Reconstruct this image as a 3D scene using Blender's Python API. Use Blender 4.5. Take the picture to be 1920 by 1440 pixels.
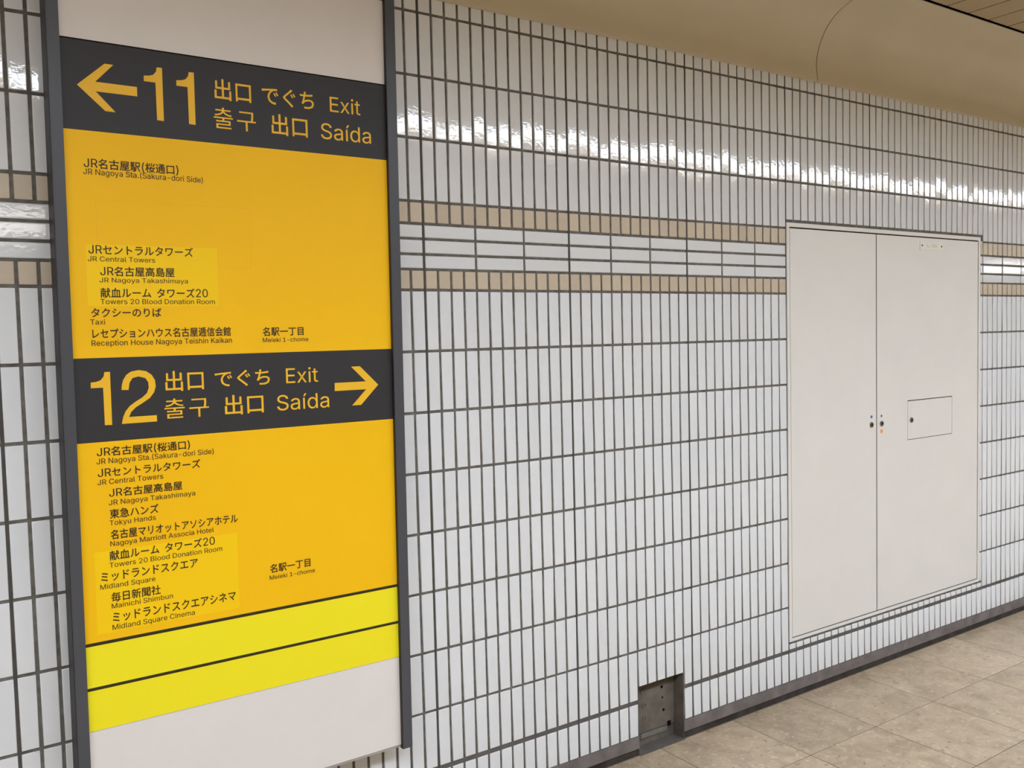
import bpy, math, random
from mathutils import Matrix, Vector

random.seed(7)
S = 0.0475            # metres per tile pitch
VF = 32.2             # floor level, in tile pitches below the middle band of the wall

def W(u, v, d=0.0):
    """wall coordinates (along the wall, down, into the wall; in tile pitches) to world metres"""
    return Vector((u * S, d * S, (VF - v) * S))

scene = bpy.context.scene
for o in list(bpy.data.objects):
    bpy.data.objects.remove(o, do_unlink=True)

# ------------------------------------------------------------------ camera
cam_d = bpy.data.cameras.new('camera')
cam = bpy.data.objects.new('camera', cam_d)
scene.collection.objects.link(cam)
Rm = [[0.82868, 0.0242, -0.5592], [-0.05023, 0.99825, -0.03124], [0.55747, 0.05397, 0.82844]]
vec = lambda a: Vector((a[0], a[2], -a[1])).normalized()
cx, cz = vec(Rm[0]), -vec(Rm[2])
cy = cz.cross(cx).normalized()
cx = cy.cross(cz).normalized()
cpos = W(-27.6939, -0.8673, -51.2395)
cam.matrix_world = Matrix(((cx.x, cy.x, cz.x, cpos.x), (cx.y, cy.y, cz.y, cpos.y), (cx.z, cy.z, cz.z, cpos.z), (0, 0, 0, 1)))
cam_d.sensor_width = 36.0
cam_d.lens = 1669.1 / 1920 * 36.0
cam_d.clip_start = 0.05
scene.camera = cam

# ------------------------------------------------------------------ world, exposure
world = bpy.data.worlds.new('world')
scene.world = world
world.use_nodes = True
world.node_tree.nodes['Background'].inputs[0].default_value = (0.9, 0.92, 1.0, 1)
world.node_tree.nodes['Background'].inputs[1].default_value = 0.02
scene.view_settings.view_transform = 'Standard'
scene.view_settings.look = 'None'
scene.view_settings.gamma = 1.0
scene.view_settings.use_curve_mapping = False
scene.view_settings.exposure = 0.0
LAMP = 20.3           # radiance of the fluorescent diffusers
LAMP_COL = (0.875, 0.985, 1.15)

# ------------------------------------------------------------------ materials
def new_mat(name):
    m = bpy.data.materials.new(name)
    m.use_nodes = True
    nt = m.node_tree
    return m, nt, nt.nodes['Principled BSDF']

def srgb(*c):
    return tuple((x / 12.92 if x <= 0.04045 else ((x + 0.055) / 1.055) ** 2.4) for x in [k / 255 for k in c]) + (1.0,)

def mat(name, col, rough=0.5, spec=0.5, metal=0.0, noise=0.0, nscale=8.0, bump=0.0, bscale=40.0, coat=0.0,
        piece=0.0, detail=4.0):
    """principled surface; noise = mottling of the colour, piece = tone step from piece to piece"""
    m, nt, b = new_mat(name)
    b.inputs['Roughness'].default_value = rough
    b.inputs['Specular IOR Level'].default_value = spec
    b.inputs['Metallic'].default_value = metal
    b.inputs['Coat Weight'].default_value = coat
    b.inputs['Coat Roughness'].default_value = 0.04
    b.inputs['Base Color'].default_value = col
    tc = nt.nodes.new('ShaderNodeNewGeometry')
    last = None
    if noise:
        n = nt.nodes.new('ShaderNodeTexNoise')
        n.inputs['Scale'].default_value = nscale
        n.inputs['Detail'].default_value = detail
        nt.links.new(tc.outputs['Position'], n.inputs['Vector'])
        r = nt.nodes.new('ShaderNodeMapRange')
        r.inputs['From Min'].default_value = 0.3
        r.inputs['From Max'].default_value = 0.7
        r.inputs['To Min'].default_value = 1 - noise
        r.inputs['To Max'].default_value = 1 + noise
        nt.links.new(n.outputs['Fac'], r.inputs['Value'])
        last = r.outputs['Result']
    if piece:
        at = nt.nodes.new('ShaderNodeAttribute')
        at.attribute_name = 'tone'
        mm = nt.nodes.new('ShaderNodeMath'); mm.operation = 'MULTIPLY_ADD'
        nt.links.new(at.outputs['Fac'], mm.inputs[0])
        mm.inputs[1].default_value = piece
        mm.inputs[2].default_value = 1 - piece / 2
        if last is not None:
            m2 = nt.nodes.new('ShaderNodeMath'); m2.operation = 'MULTIPLY'
            nt.links.new(last, m2.inputs[0]); nt.links.new(mm.outputs[0], m2.inputs[1])
            last = m2.outputs[0]
        else:
            last = mm.outputs[0]
    if last is not None:
        mx = nt.nodes.new('ShaderNodeVectorMath'); mx.operation = 'SCALE'
        mx.inputs[0].default_value = col[:3]
        nt.links.new(last, mx.inputs['Scale'])
        nt.links.new(mx.outputs[0], b.inputs['Base Color'])
    if bump:
        n = nt.nodes.new('ShaderNodeTexNoise')
        n.inputs['Scale'].default_value = bscale
        n.inputs['Detail'].default_value = 2.0
        nt.links.new(tc.outputs['Position'], n.inputs['Vector'])
        bp = nt.nodes.new('ShaderNodeBump')
        bp.inputs['Strength'].default_value = 1.0
        bp.inputs['Distance'].default_value = bump
        nt.links.new(n.outputs['Fac'], bp.inputs['Height'])
        nt.links.new(bp.outputs['Normal'], b.inputs['Normal'])
        if coat:
            nt.links.new(bp.outputs['Normal'], b.inputs['Coat Normal'])
    return m

M = {}
M['tile'] = mat('white_glaze', srgb(222, 222, 221), 0.045, 0.62, piece=0.05, noise=0.012, nscale=30, bump=0.00016, bscale=75)
M['beige'] = mat('beige_glaze', srgb(196, 180, 156), 0.32, 0.35, piece=0.10, noise=0.03, nscale=60)
M['grout'] = mat('grey_grout', srgb(106, 101, 94), 0.9, 0.1, noise=0.3, nscale=40)
M['dark_joint'] = mat('dark_sealant', srgb(80, 76, 71), 0.8, 0.15, noise=0.15, nscale=30)
M['mortar'] = mat('grey_mortar', srgb(114, 106, 101), 0.85, 0.2, noise=0.22, nscale=14)
M['dirty_mortar'] = mat('dark_dirty_mortar', srgb(62, 55, 50), 0.85, 0.2, noise=0.35, nscale=16)
M['bed'] = mat('stained_mortar', srgb(96, 90, 85), 0.85, 0.2, noise=0.2, nscale=14)
M['floor_joint'] = mat('brown_floor_joint', srgb(104, 92, 78), 0.9, 0.1)
M['plaster'] = mat('cream_plaster', srgb(122, 110, 92), 0.8, 0.2)
M['cove'] = mat('cream_painted_metal', srgb(208, 195, 168), 0.42, 0.4, noise=0.02, nscale=5)
M['slat'] = mat('brown_beige_ceiling_metal', srgb(178, 158, 126), 0.5, 0.3, piece=0.05)
M['gap'] = mat('black_gap', srgb(30, 22, 14), 0.9, 0.1)
M['sheet'] = mat('offwhite_painted_steel', srgb(221, 216, 207), 0.42, 0.35, noise=0.018, nscale=5)
M['frame_grey'] = mat('dark_grey_aluminium', srgb(76, 76, 80), 0.38, 0.35)
M['dark_side'] = mat('dark_side_tone', srgb(44, 41, 40), 0.5, 0.3)
M['panel_white'] = mat('white_sign_panel', srgb(226, 218, 210), 0.5, 0.3, noise=0.012, nscale=9)
M['orange'] = mat('amber_film', srgb(249, 191, 13), 0.5, 0.22, noise=0.02, nscale=3)
M['amber_light'] = mat('lighter_amber_film', srgb(251, 203, 14), 0.5, 0.22)
M['amber_seam'] = mat('amber_film_seam', srgb(242, 184, 10), 0.5, 0.3)
M['yellow'] = mat('lemon_yellow_film', srgb(245, 227, 34), 0.5, 0.22)
M['black'] = mat('charcoal_film', srgb(52, 50, 50), 0.5, 0.3)
M['ink'] = mat('black_print', srgb(52, 40, 24), 0.5, 0.3)
M['ink_line'] = mat('dark_line_print', srgb(48, 42, 24), 0.5, 0.3)
M['amber_ink'] = mat('amber_print', srgb(243, 188, 42), 0.45, 0.3)
M['steel'] = mat('dull_steel', srgb(120, 112, 100), 0.4, 0.5, metal=0.7)
M['black_hole'] = mat('black_recess', srgb(14, 12, 10), 0.9, 0.1)
M['blue'] = mat('blue_dot', srgb(70, 100, 150), 0.5, 0.3)
M['slate_dot'] = mat('slate_blue_dot', srgb(90, 100, 125), 0.5, 0.3)
M['orange_dot'] = mat('orange_dot', srgb(245, 150, 70), 0.5, 0.3)
M['plate'] = mat('cream_plastic_plate', srgb(226, 220, 206), 0.4, 0.4)
M['faint'] = mat('worn_grey_print', srgb(176, 172, 158), 0.5, 0.3)
M['concrete'] = mat('recess_concrete', srgb(106, 97, 87), 0.9, 0.15, noise=0.2, nscale=18)
M['mesh'] = mat('galvanised_mesh', srgb(172, 168, 160), 0.5, 0.5, metal=0.3)

# floor stone: several scales of mottling and small pits
def stone():
    m, nt, b = new_mat('beige_stone')
    b.inputs['Roughness'].default_value = 0.42
    b.inputs['Specular IOR Level'].default_value = 0.35
    g = nt.nodes.new('ShaderNodeNewGeometry')
    at = nt.nodes.new('ShaderNodeAttribute'); at.attribute_name = 'tone'
    off = nt.nodes.new('ShaderNodeVectorMath'); off.operation = 'SCALE'
    off.inputs[0].default_value = (7.3, 3.1, 5.7)
    nt.links.new(at.outputs['Fac'], off.inputs['Scale'])
    ps = nt.nodes.new('ShaderNodeVectorMath'); ps.operation = 'ADD'
    nt.links.new(g.outputs['Position'], ps.inputs[0]); nt.links.new(off.outputs[0], ps.inputs[1])
    def noise(sc, det, dist=0.0, rough=0.5):
        n = nt.nodes.new('ShaderNodeTexNoise')
        n.inputs['Scale'].default_value = sc; n.inputs['Detail'].default_value = det
        n.inputs['Distortion'].default_value = dist; n.inputs['Roughness'].default_value = rough
        nt.links.new(ps.outputs[0], n.inputs['Vector']); return n.outputs['Fac']
    def ramp(x, stops):
        r = nt.nodes.new('ShaderNodeValToRGB')
        el = r.color_ramp.elements
        el[0].position, el[0].color = stops[0]; el[1].position, el[1].color = stops[1]
        for p, c in stops[2:]:
            e = el.new(p); e.color = c
        nt.links.new(x, r.inputs[0]); return r.outputs[0]
    def mix(a, bb, f, mode='MIX'):
        x = nt.nodes.new('ShaderNodeMixRGB'); x.blend_type = mode
        for s, i in ((f, 0), (a, 1), (bb, 2)):
            if isinstance(s, (int, float)): x.inputs[i].default_value = s
            elif isinstance(s, tuple): x.inputs[i].default_value = s
            else: nt.links.new(s, x.inputs[i])
        return x.outputs[0]
    base = ramp(noise(9, 6, 0.6, 0.6), [(0.30, srgb(160, 141, 116)), (0.52, srgb(181, 161, 134)), (0.74, srgb(196, 177, 150))])
    flecks = ramp(noise(55, 3, 0.5), [(0.58, (0, 0, 0, 1)), (0.70, (1, 1, 1, 1))])
    half = nt.nodes.new('ShaderNodeMath'); half.operation = 'MULTIPLY'; half.inputs[1].default_value = 0.45
    nt.links.new(flecks, half.inputs[0])
    c = mix(base, srgb(222, 208, 184), half.outputs[0])
    pits = ramp(noise(55, 3, 0.8), [(0.30, (1, 1, 1, 1)), (0.36, (0, 0, 0, 1))])
    c = mix(c, srgb(140, 124, 102), pits)
    grime = ramp(noise(3.0, 3), [(0.36, (0.90, 0.89, 0.88, 1)), (0.62, (1, 1, 1, 1))])
    c = mix(c, grime, 1.0, 'MULTIPLY')
    tr = nt.nodes.new('ShaderNodeMapRange')
    tr.inputs['To Min'].default_value = 0.93; tr.inputs['To Max'].default_value = 1.05
    nt.links.new(at.outputs['Fac'], tr.inputs['Value'])
    sc = nt.nodes.new('ShaderNodeVectorMath'); sc.operation = 'SCALE'
    nt.links.new(c, sc.inputs[0]); nt.links.new(tr.outputs[0], sc.inputs['Scale'])
    nt.links.new(sc.outputs[0], b.inputs['Base Color'])
    return m
M['stone'] = stone()

def emit(name, col, strength):
    m, nt, b = new_mat(name)
    b.inputs['Base Color'].default_value = (0.8, 0.8, 0.8, 1)
    b.inputs['Emission Color'].default_value = tuple(col) + (1,)
    b.inputs['Emission Strength'].default_value = strength
    return m
M['lamp'] = emit('fluorescent_diffuser', LAMP_COL, LAMP)
M['lightbox'] = emit('lit_poster_face', (1.0, 0.97, 0.95), 7.0)

# ------------------------------------------------------------------ mesh helpers
class MB:
    def __init__(self):
        self.v = []; self.f = []; self.n = []; self.tone = []
    def quad(self, pts, nrm=None):
        i = len(self.v)
        self.v += [tuple(p) for p in pts]; self.f.append(tuple(range(i, i + len(pts))))
    def box(self, u0, u1, v0, v1, d0, d1):
        """d0 is the side towards the corridor (smaller d)"""
        i = len(self.v)
        for (u, v, d) in ((u0, v0, d0), (u1, v0, d0), (u1, v1, d0), (u0, v1, d0), (u0, v0, d1), (u1, v0, d1), (u1, v1, d1), (u0, v1, d1)):
            self.v.append(tuple(W(u, v, d)))
        for q in ((0, 3, 2, 1), (4, 5, 6, 7), (0, 1, 5, 4), (1, 2, 6, 5), (2, 3, 7, 6), (3, 0, 4, 7)):
            self.f.append(tuple(i + k for k in q))
        return self
    def disc(self, u, v, r, d0, d1, seg=20, ratio=1.0):
        i = len(self.v)
        for d in (d0, d1):
            for k in range(seg):
                a = 2 * math.pi * k / seg
                self.v.append(tuple(W(u + r * ratio * math.cos(a), v + r * math.sin(a), d)))
        self.f.append(tuple(i + k for k in range(seg)))
        for k in range(seg):
            k2 = (k + 1) % seg
            self.f.append((i + k, i + seg + k, i + seg + k2, i + k2))
        return self
    def ring(self, u, v, r0, r1, d0, d1, seg=20):
        i = len(self.v)
        for d, r in ((d1, r1), (d0, r1 * 0.96), (d0, r0), (d1, r0)):
            for k in range(seg):
                a = 2 * math.pi * k / seg
                self.v.append(tuple(W(u + r * math.cos(a), v + r * math.sin(a), d)))
        for s in range(3):
            for k in range(seg):
                k2 = (k + 1) % seg
                self.f.append((i + s * seg + k, i + (s + 1) * seg + k, i + (s + 1) * seg + k2, i + s * seg + k2))
        return self
    def build(self, name, material, parent=None, smooth=False):
        me = bpy.data.meshes.new(name)
        me.from_pydata(self.v, [], self.f)
        me.materials.append(material)
        if smooth:
            for p in me.polygons: p.use_smooth = True
        o = bpy.data.objects.new(name, me)
        scene.collection.objects.link(o)
        if parent is not None: o.parent = parent
        return o

def tag(o, label=None, category=None, group=None, kind=None):
    if label: o['label'] = label
    if category: o['category'] = category
    if group: o['group'] = group
    if kind: o['kind'] = kind
    return o

def empty(name, loc=(0, 0, 0)):
    o = bpy.data.objects.new(name, None)
    o.empty_display_size = 0.1
    scene.collection.objects.link(o)
    return o

def poly(pts, d0, d1):
    """prism from an outline in (u, v)"""
    m = MB(); n = len(pts)
    for d in (d0, d1):
        for (u, v) in pts: m.v.append(tuple(W(u, v, d)))
    m.f.append(tuple(range(n)))
    for k in range(n):
        m.f.append((k, n + k, n + (k + 1) % n, (k + 1) % n))
    return m

# cushion edged tile: front face and two bevel rings with smooth normals
def tile_geo(w, h, depth, bev, shape=None):
    """vertices around the centre (x, y=into wall, z) in metres, faces, normals"""
    rings = [(0.0, depth, 1.0), (0.0, bev * 0.9, 0.92), (bev * 0.33, bev * 0.27, 0.50), (bev, 0.0, 0.0)]
    vs, ns, fs = [], [], []
    cs = [(-1, -1), (1, -1), (1, 1), (-1, 1)]
    for inset, y, tilt in rings:
        for sx, sz in cs:
            vs.append((sx * (w / 2 - inset), y, sz * (h / 2 - inset)))
            n = Vector((sx * tilt, -math.sqrt(max(0.02, 1 - tilt * tilt)), sz * tilt)).normalized() if tilt else Vector((0, -1, 0))
            ns.append(tuple(n))
    for r in range(3):
        for k in range(4):
            k2 = (k + 1) % 4
            fs.append((r * 4 + k, r * 4 + k2, r * 4 + 4 + k2, r * 4 + 4 + k))
    fs.append((12, 13, 14, 15))
    return vs, ns, fs

def mesh_from(name, vs, ns, fs, material, tones=None):
    me = bpy.data.meshes.new(name)
    me.from_pydata(vs, [], fs)
    me.materials.append(material)
    me.polygons.foreach_set('use_smooth', [True] * len(me.polygons))
    me.normals_split_custom_set_from_vertices(ns)
    at = me.attributes.new('tone', 'FLOAT', 'POINT')
    at.data.foreach_set('value', tones if tones else [0.5] * len(vs))
    return me

TD = 0.0045           # tile proud of the grout (m)
_cache = {}
def place_tiles(kind, tiles, material, parent, limit=300, bev=0.0022):
    """tiles: list of (size in view, u0, u1, v0, v1, tilt_x, tilt_z). The largest become parts, the rest one part."""
    tiles = sorted(tiles, key=lambda t: -t[0])
    rest = MB(); rn = []; rt = []
    for i, (_, u0, u1, v0, v1, ax, az) in enumerate(tiles):
        w, h = (u1 - u0) * S, (v1 - v0) * S
        c = W((u0 + u1) / 2, (v0 + v1) / 2, 0)
        rot = Matrix.Rotation(ax, 4, 'X') @ Matrix.Rotation(az, 4, 'Z')
        t = random.random()
        if i < limit:
            q = round(t * 7) / 7
            key = (kind, round(w * 2000), round(h * 2000), q)
            if key not in _cache:
                vs, ns, fs = tile_geo(round(w * 2000) / 2000, round(h * 2000) / 2000, TD, bev)
                _cache[key] = mesh_from(kind, vs, ns, fs, material, [q] * len(vs))
            o = bpy.data.objects.new(kind, _cache[key])
            scene.collection.objects.link(o)
            o.parent = parent
            o.matrix_world = Matrix.Translation(c) @ rot
        else:
            vs, ns, fs = tile_geo(w, h, TD, bev)
            b = len(rest.v)
            r3 = rot.to_3x3()
            for p, n in zip(vs, ns):
                rest.v.append(tuple(r3 @ Vector(p) + c)); rn.append(tuple(r3 @ Vector(n))); rt.append(t)
            rest.f += [tuple(b + k for k in f) for f in fs]
    if rest.v:
        me = mesh_from(kind + 's_beyond', rest.v, rn, rest.f, material, rt)
        o = bpy.data.objects.new(kind + 's_beyond', me)
        scene.collection.objects.link(o); o.parent = parent
        tag(o, kind='stuff')

# ------------------------------------------------------------------ setting: extents
U_MIN, U_MAX = -96.0, 348.0
D_FAR = -108.0
V_CEIL = -29.0
L0, L1 = -62.0, -51.0  # the lamp trough in the middle of the ceiling
V_TOP = -22.75        # where the cove begins

# joints: expansion joint every 12 tiles
KNOTS = {-24: -24.126, 0: 0.182, 12: 12.066, 24: 23.904, 36: 35.909, 48: 48.003, 60: 59.994, 72: 72.068}
def uj(j):
    ks = sorted(KNOTS)
    if j <= ks[0]: return KNOTS[ks[0]] + (j - ks[0])
    if j >= ks[-1]: return KNOTS[ks[-1]] + (j - ks[-1])
    for a, b in zip(ks, ks[1:]):
        if a <= j <= b: return KNOTS[a] + (KNOTS[b] - KNOTS[a]) * (j - a) / (b - a)
ROWS = [-21.667, -17.654, -13.691, -9.670, -8.242, -7.277, -6.278, -5.304, -3.971, 0.0, 3.991, 7.950, 11.940, 15.896, 19.895, 23.883]
R14A, R14B, RBOT = 27.73, 28.08, 30.62
J = 0.088             # half a joint
CAB = (35.93, 67.45, -10.15, 27.03)      # access panel opening: u0 u1 v0 v1
REC = (uj(18) + J * 0.3, uj(23) - J * 0.3, 26.70)   # recess in the foot of the wall: u0 u1 top

# ---- back wall: grout bed with openings
wall = MB()
GB = TD / S           # grout face depth in pitches
for (a, b, c, d) in ((U_MIN, REC[0], -24.4, 31.5), (REC[0], REC[1], -24.4, REC[2]), (REC[1], CAB[0] - 0.01, -24.4, 31.5),
                     (CAB[0] - 0.01, CAB[1] + 0.01, -24.4, CAB[2] - 0.01), (CAB[0] - 0.01, CAB[1] + 0.01, CAB[3] + 0.01, 31.5),
                     (CAB[1] + 0.01, U_MAX, -24.4, 31.5)):
    wall.box(a, b, c, d, GB * 0.9, 9)
wall_back = tag(wall.build('wall_back', M['grout']), kind='structure')

jt = MB()
for (a, b) in ((U_MIN, REC[0]), (REC[1], U_MAX)):
    jt.box(a, b, R14A - 0.01, R14B + 0.01, GB * 0.7, GB * 1.2)
jt.build('mortar_joint', M['bed'], wall_back)

# expansion joints: slightly wider dark strips
def px_size(u, v):
    # apparent size falls with distance from the viewpoint
    return 1.0 / ((u + 27.7) ** 2 + (v + 0.87) ** 2 + 51.2 ** 2)

first = MB()
for j in range(-96, 348, 12):
    u = uj(j)
    m = MB()
    top, bot = -24.0, RBOT + 0.1
    segs = [(top, bot)]
    if CAB[0] + 0.5 < u < CAB[1]: segs = [(top, CAB[2] - 0.26), (CAB[3] + 0.22, bot)]
    for a, b in segs:
        m.box(u - 0.088, u + 0.088, a, b, GB * 0.55, GB * 1.3)
    m.build('expansion_joint', M['dark_joint'], wall_back)

wob = lambda s=1.0: (random.gauss(0, 0.0048) * s, random.gauss(0, 0.005) * s)
white, beige, stripe, skirt, square = [], [], [], [], []
rows = [(V_TOP - 0.9, ROWS[0] - J)] + [(ROWS[k] + J, ROWS[k + 1] - J) for k in (0, 1, 2)] \
     + [(ROWS[k] + J, ROWS[k + 1] - J) for k in range(8, 15)] + [(ROWS[15] + J, R14A)]
def add(lst, u0, u1, v0, v1, s=1.0):
    ax, az = wob(s)
    lst.append((px_size((u0 + u1) / 2, (v0 + v1) / 2) * (1 if u0 < 80 and u1 > -27 else 0.001), u0, u1, v0, v1, ax, az))
for j in range(-96, 347):
    a, b = uj(j), uj(j + 1)
    u0, u1 = a + J, b - J
    in_cab = 36 <= j <= 66
    part_cab = j == 67
    if part_cab: cab0 = CAB[1] + 0.15
    for (v0, v1) in rows:
        if in_cab or part_cab:
            x0 = u0
            if v0 > CAB[2] and v1 < CAB[3] + 0.2:
                if in_cab: continue
                x0 = cab0
            if v1 > CAB[2] and v0 < CAB[2]: v1 = CAB[2] - 0.27
            if v1 > CAB[3] and v0 < CAB[3]:
                add(square, u0, u1, CAB[3] + 0.25, R14A)
                if part_cab: add(white, cab0, u1, v0, CAB[3])
                continue
            add(white, x0, u1, v0, v1)
        elif 18 <= j <= 22 and v1 > REC[2]:
            add(white, u0, u1, v0, REC[2])
        else:
            add(white, u0, u1, v0, v1)
    if not in_cab:
        x0 = cab0 if part_cab else u0
        add(beige, x0, u1, ROWS[3] + J, ROWS[4] - J) if not part_cab else add(beige, x0, u1, CAB[2] + 0.4, ROWS[4] - J)
        add(beige, x0, u1, ROWS[7] + J, ROWS[8] - J)
    if not 18 <= j <= 22:
        add(skirt, u0, u1, R14B, RBOT - 0.02)
for j in range(-96, 345, 4):
    u0, u1 = uj(j) + J, uj(j + 4) - J
    if 36 <= j <= 63: continue
    if j == 64: u0 = CAB[1] + 0.15
    for k in (4, 5, 6):
        add(stripe, u0, u1, ROWS[k] + J, ROWS[k + 1] - J, 0.6)
place_tiles('wall_tile', white, M['tile'], wall_back)
place_tiles('beige_tile', beige, M['beige'], wall_back)
place_tiles('band_tile', stripe, M['tile'], wall_back, bev=0.0035)
place_tiles('skirting_tile', skirt, M['tile'], wall_back)
place_tiles('square_tile', square, M['tile'], wall_back)

# ---- foot of the wall
bb = MB()
bb.box(U_MIN, REC[0], RBOT + 0.03, 31.62, 0.02, 0.6); bb.box(REC[1], U_MAX, RBOT + 0.03, 31.62, 0.02, 0.6)
tag(bb.build('baseboard_back', M['mortar']), kind='structure')
bb = MB()
bb.box(U_MIN, REC[0], 31.62, VF, 0.16, 0.75); bb.box(REC[1], U_MAX, 31.62, VF, 0.16, 0.75)
tag(bb.build('trim_1', M['dirty_mortar']), kind='structure')

# ---- recess with drilled plate
rc = MB()
rc.box(REC[0] - 0.05, REC[1] + 0.05, REC[2], VF, 1.25, 1.8)
rc.box(REC[1] - 0.03, REC[1] + 0.0, REC[2] + 0.02, VF, 0.1, 1.3)
rc.box(REC[0], REC[0] + 0.03, REC[2] + 0.02, VF, 0.1, 1.3)
tag(rc.build('trim_2', M['concrete']), kind='structure')
pl = empty('access_plate')
tag(pl, 'dirty grey metal plate with bolt holes in the notch at the wall foot', 'plate')
MB().box(18.15, 22.75, 27.02, 31.1, 1.05, 1.25).build('backing_plate', M['concrete'], pl)
for (u, v, r) in ((21.41, 27.85, .13), (21.47, 28.74, .09), (21.57, 29.79, .12)):
    MB().disc(u, v, r, 1.035, 1.06).build('bolt_hole', M['black_hole'], pl)
for (u, v, r) in ((19.38, 27.78, .26), (19.47, 28.89, .22), (19.47, 29.92, .2)):
    MB().ring(u, v, r * 0.62, r, 1.0, 1.06).build('washer', M['concrete'], pl)
MB().box(21.95, 22.35, 30.85, 31.25, 1.03, 1.06).build('bolt_hole', M['black_hole'], pl)
ms = MB()
for k in range(19):
    u = 19.1 + k * 0.15
    for s in (-1, 1):
        a = [W(u - s * 0.13, 31.12, 0.98), W(u - s * 0.13 + 0.022, 31.12, 0.98), W(u + s * 0.13 + 0.022, 31.5, 0.95), W(u + s * 0.13, 31.5, 0.95)]
        b = [p + Vector((0, 0.0012, 0)) for p in a]
        i = len(ms.v); ms.v += [tuple(p) for p in a + b]
        for q in ((0, 1, 2, 3), (7, 6, 5, 4), (0, 4, 5, 1), (1, 5, 6, 2), (2, 6, 7, 3), (3, 7, 4, 0)):
            ms.f.append(tuple(i + t for t in q))
ms.build('wire_mesh', M['mesh'], pl)

# ---- floor
FT = 8.42
fu0, fd0 = 28.62, -7.82
fl = MB()
fl.box(U_MIN, U_MAX, VF + 0.02, VF + 3, D_FAR, 1.8)
floor = tag(fl.build('floor', M['floor_joint']), kind='structure')
fm = MB(); fm.box(REC[0] + 0.0, REC[1], VF - 0.02, VF + 0.02, -0.1, 1.25)
fm.build('mortar_bed', M['bed'], floor)
ftiles = []
def in_view(u, d):
    cu, cd = u + 27.7, d + 51.2
    z = 0.55747 * cu + 0.05397 * 33 + 0.82844 * cd
    if z < 5: return False
    x = (0.82868 * cu + 0.0242 * 33 - 0.5592 * cd) / z
    y = (-0.05023 * cu + 0.99825 * 33 - 0.03124 * cd) / z
    return -0.7 < x < 0.66 and y < 0.5
g = 0.035
for iu in range(int((U_MIN - fu0) // FT), int((U_MAX - fu0) // FT) + 1):
    for idd in range(-12, 2):
        d1 = fd0 + idd * FT + FT; d0 = d1 - FT
        d1 = min(d1, 0.05)
        if d0 >= d1 - 0.2: continue
        u0 = fu0 + iu * FT
        ftiles.append((u0 + g, u0 + FT - g, d0 + g, d1 - (g if d1 < 0 else 0)))
ftiles.sort(key=lambda t: -(in_view((t[0] + t[1]) / 2, (t[2] + t[3]) / 2) * 10 + 1 / (1 + abs(t[0] - 20))))
frest = MB(); ft_t = []
def slab(m, u0, u1, d0, d1, b=0.02):
    i = len(m.v)
    for (x0, x1, y0, y1, v) in ((u0, u1, d0, d1, VF + 0.06), (u0, u1, d0, d1, VF + b), (u0 + b, u1 - b, d0 + b, d1 - b, VF)):
        for (u, d) in ((x0, y0), (x1, y0), (x1, y1), (x0, y1)): m.v.append(tuple(W(u, v, d)))
    for r in (0, 1):
        for k in range(4):
            m.f.append((i + r * 4 + k, i + r * 4 + (k + 1) % 4, i + r * 4 + 4 + (k + 1) % 4, i + r * 4 + 4 + k))
    m.f.append((i + 8, i + 9, i + 10, i + 11))
for k, t in enumerate(ftiles):
    if k < 120:
        m = MB(); slab(m, *t)
        o = m.build('floor_tile', M['stone'], floor)
        a = o.data.attributes.new('tone', 'FLOAT', 'POINT'); tv = random.random()
        a.data.foreach_set('value', [tv] * len(m.v))
    else:
        slab(frest, *t); ft_t += [random.random()] * 1
o = frest.build('floor_tiles_beyond', M['stone'], floor); tag(o, kind='stuff')
a = o.data.attributes.new('tone', 'FLOAT', 'POINT')
a.data.foreach_set('value', [ft_t[i // 12] for i in range(len(frest.v))])

# ---- cove: curved cream panels between wall and ceiling
PROF = [(-22.66, -0.0), (-22.66, -0.42), (-23.2, -0.36), (-23.9, -0.28), (-24.35, -0.28), (-24.9, -0.36), (-25.53, -0.55), (-26.1, -0.78), (-26.65, -1.1), (-27.15, -1.48),
        (-27.6, -1.95), (-27.98, -2.5), (-28.28, -3.15), (-28.5, -3.85), (-28.67, -4.6), (-28.8, -5.4), (-28.9, -6.1), (-28.93, -6.35)]
def cove_part(name, parent, u0, u1, mirror=False):
    m = MB()
    n = len(PROF)
    for k in range(n):
        v, d = PROF[k]
        if mirror: d = D_FAR - d
        for u in (u0, u1): m.v.append(tuple(W(u, v, d)))
    for k in range(n):
        v, d = PROF[k]
        # back of the sheet
        d2, v2 = d + 0.12, v - 0.12
        if k < 2: d2, v2 = d + (0.0 if k == 0 else 0.1), v - 0.1
        if mirror: d2 = D_FAR - d2
        for u in (u0, u1): m.v.append(tuple(W(u, v2, d2)))
    for k in range(n - 1):
        a = 2 * k
        m.f.append((a, a + 1, a + 3, a + 2))
        b = 2 * n + 2 * k
        m.f.append((b, b + 2, b + 3, b + 1))
        m.f.append((a, a + 2, b + 2, b)); m.f.append((a + 1, b + 1, b + 3, a + 3))
    o = m.build(name, M['cove'], parent, smooth=False)
    for p in o.data.polygons:
        p.use_smooth = True
    try:
        o.data.set_sharp_from_angle(angle=math.radians(35))
    except Exception:
        pass
    return o
cove_b = MB(); cove_b.box(U_MIN, U_MAX, -33, -24.4, 1.0, 9)
wt = tag(cove_b.build('trim_3', M['gap']), kind='structure')
CS = 42.0
k = -4
while True:
    a = 39.81 + k * CS
    if a >= U_MAX: break
    u0, u1 = max(a, U_MIN) + 0.05, min(a + CS, U_MAX) - 0.05
    if u1 > u0:
        cove_part('cove_panel', wt, u0, u1)
        cove_part('cove_panel', wt, u0, u1, True)
    k += 1

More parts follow.
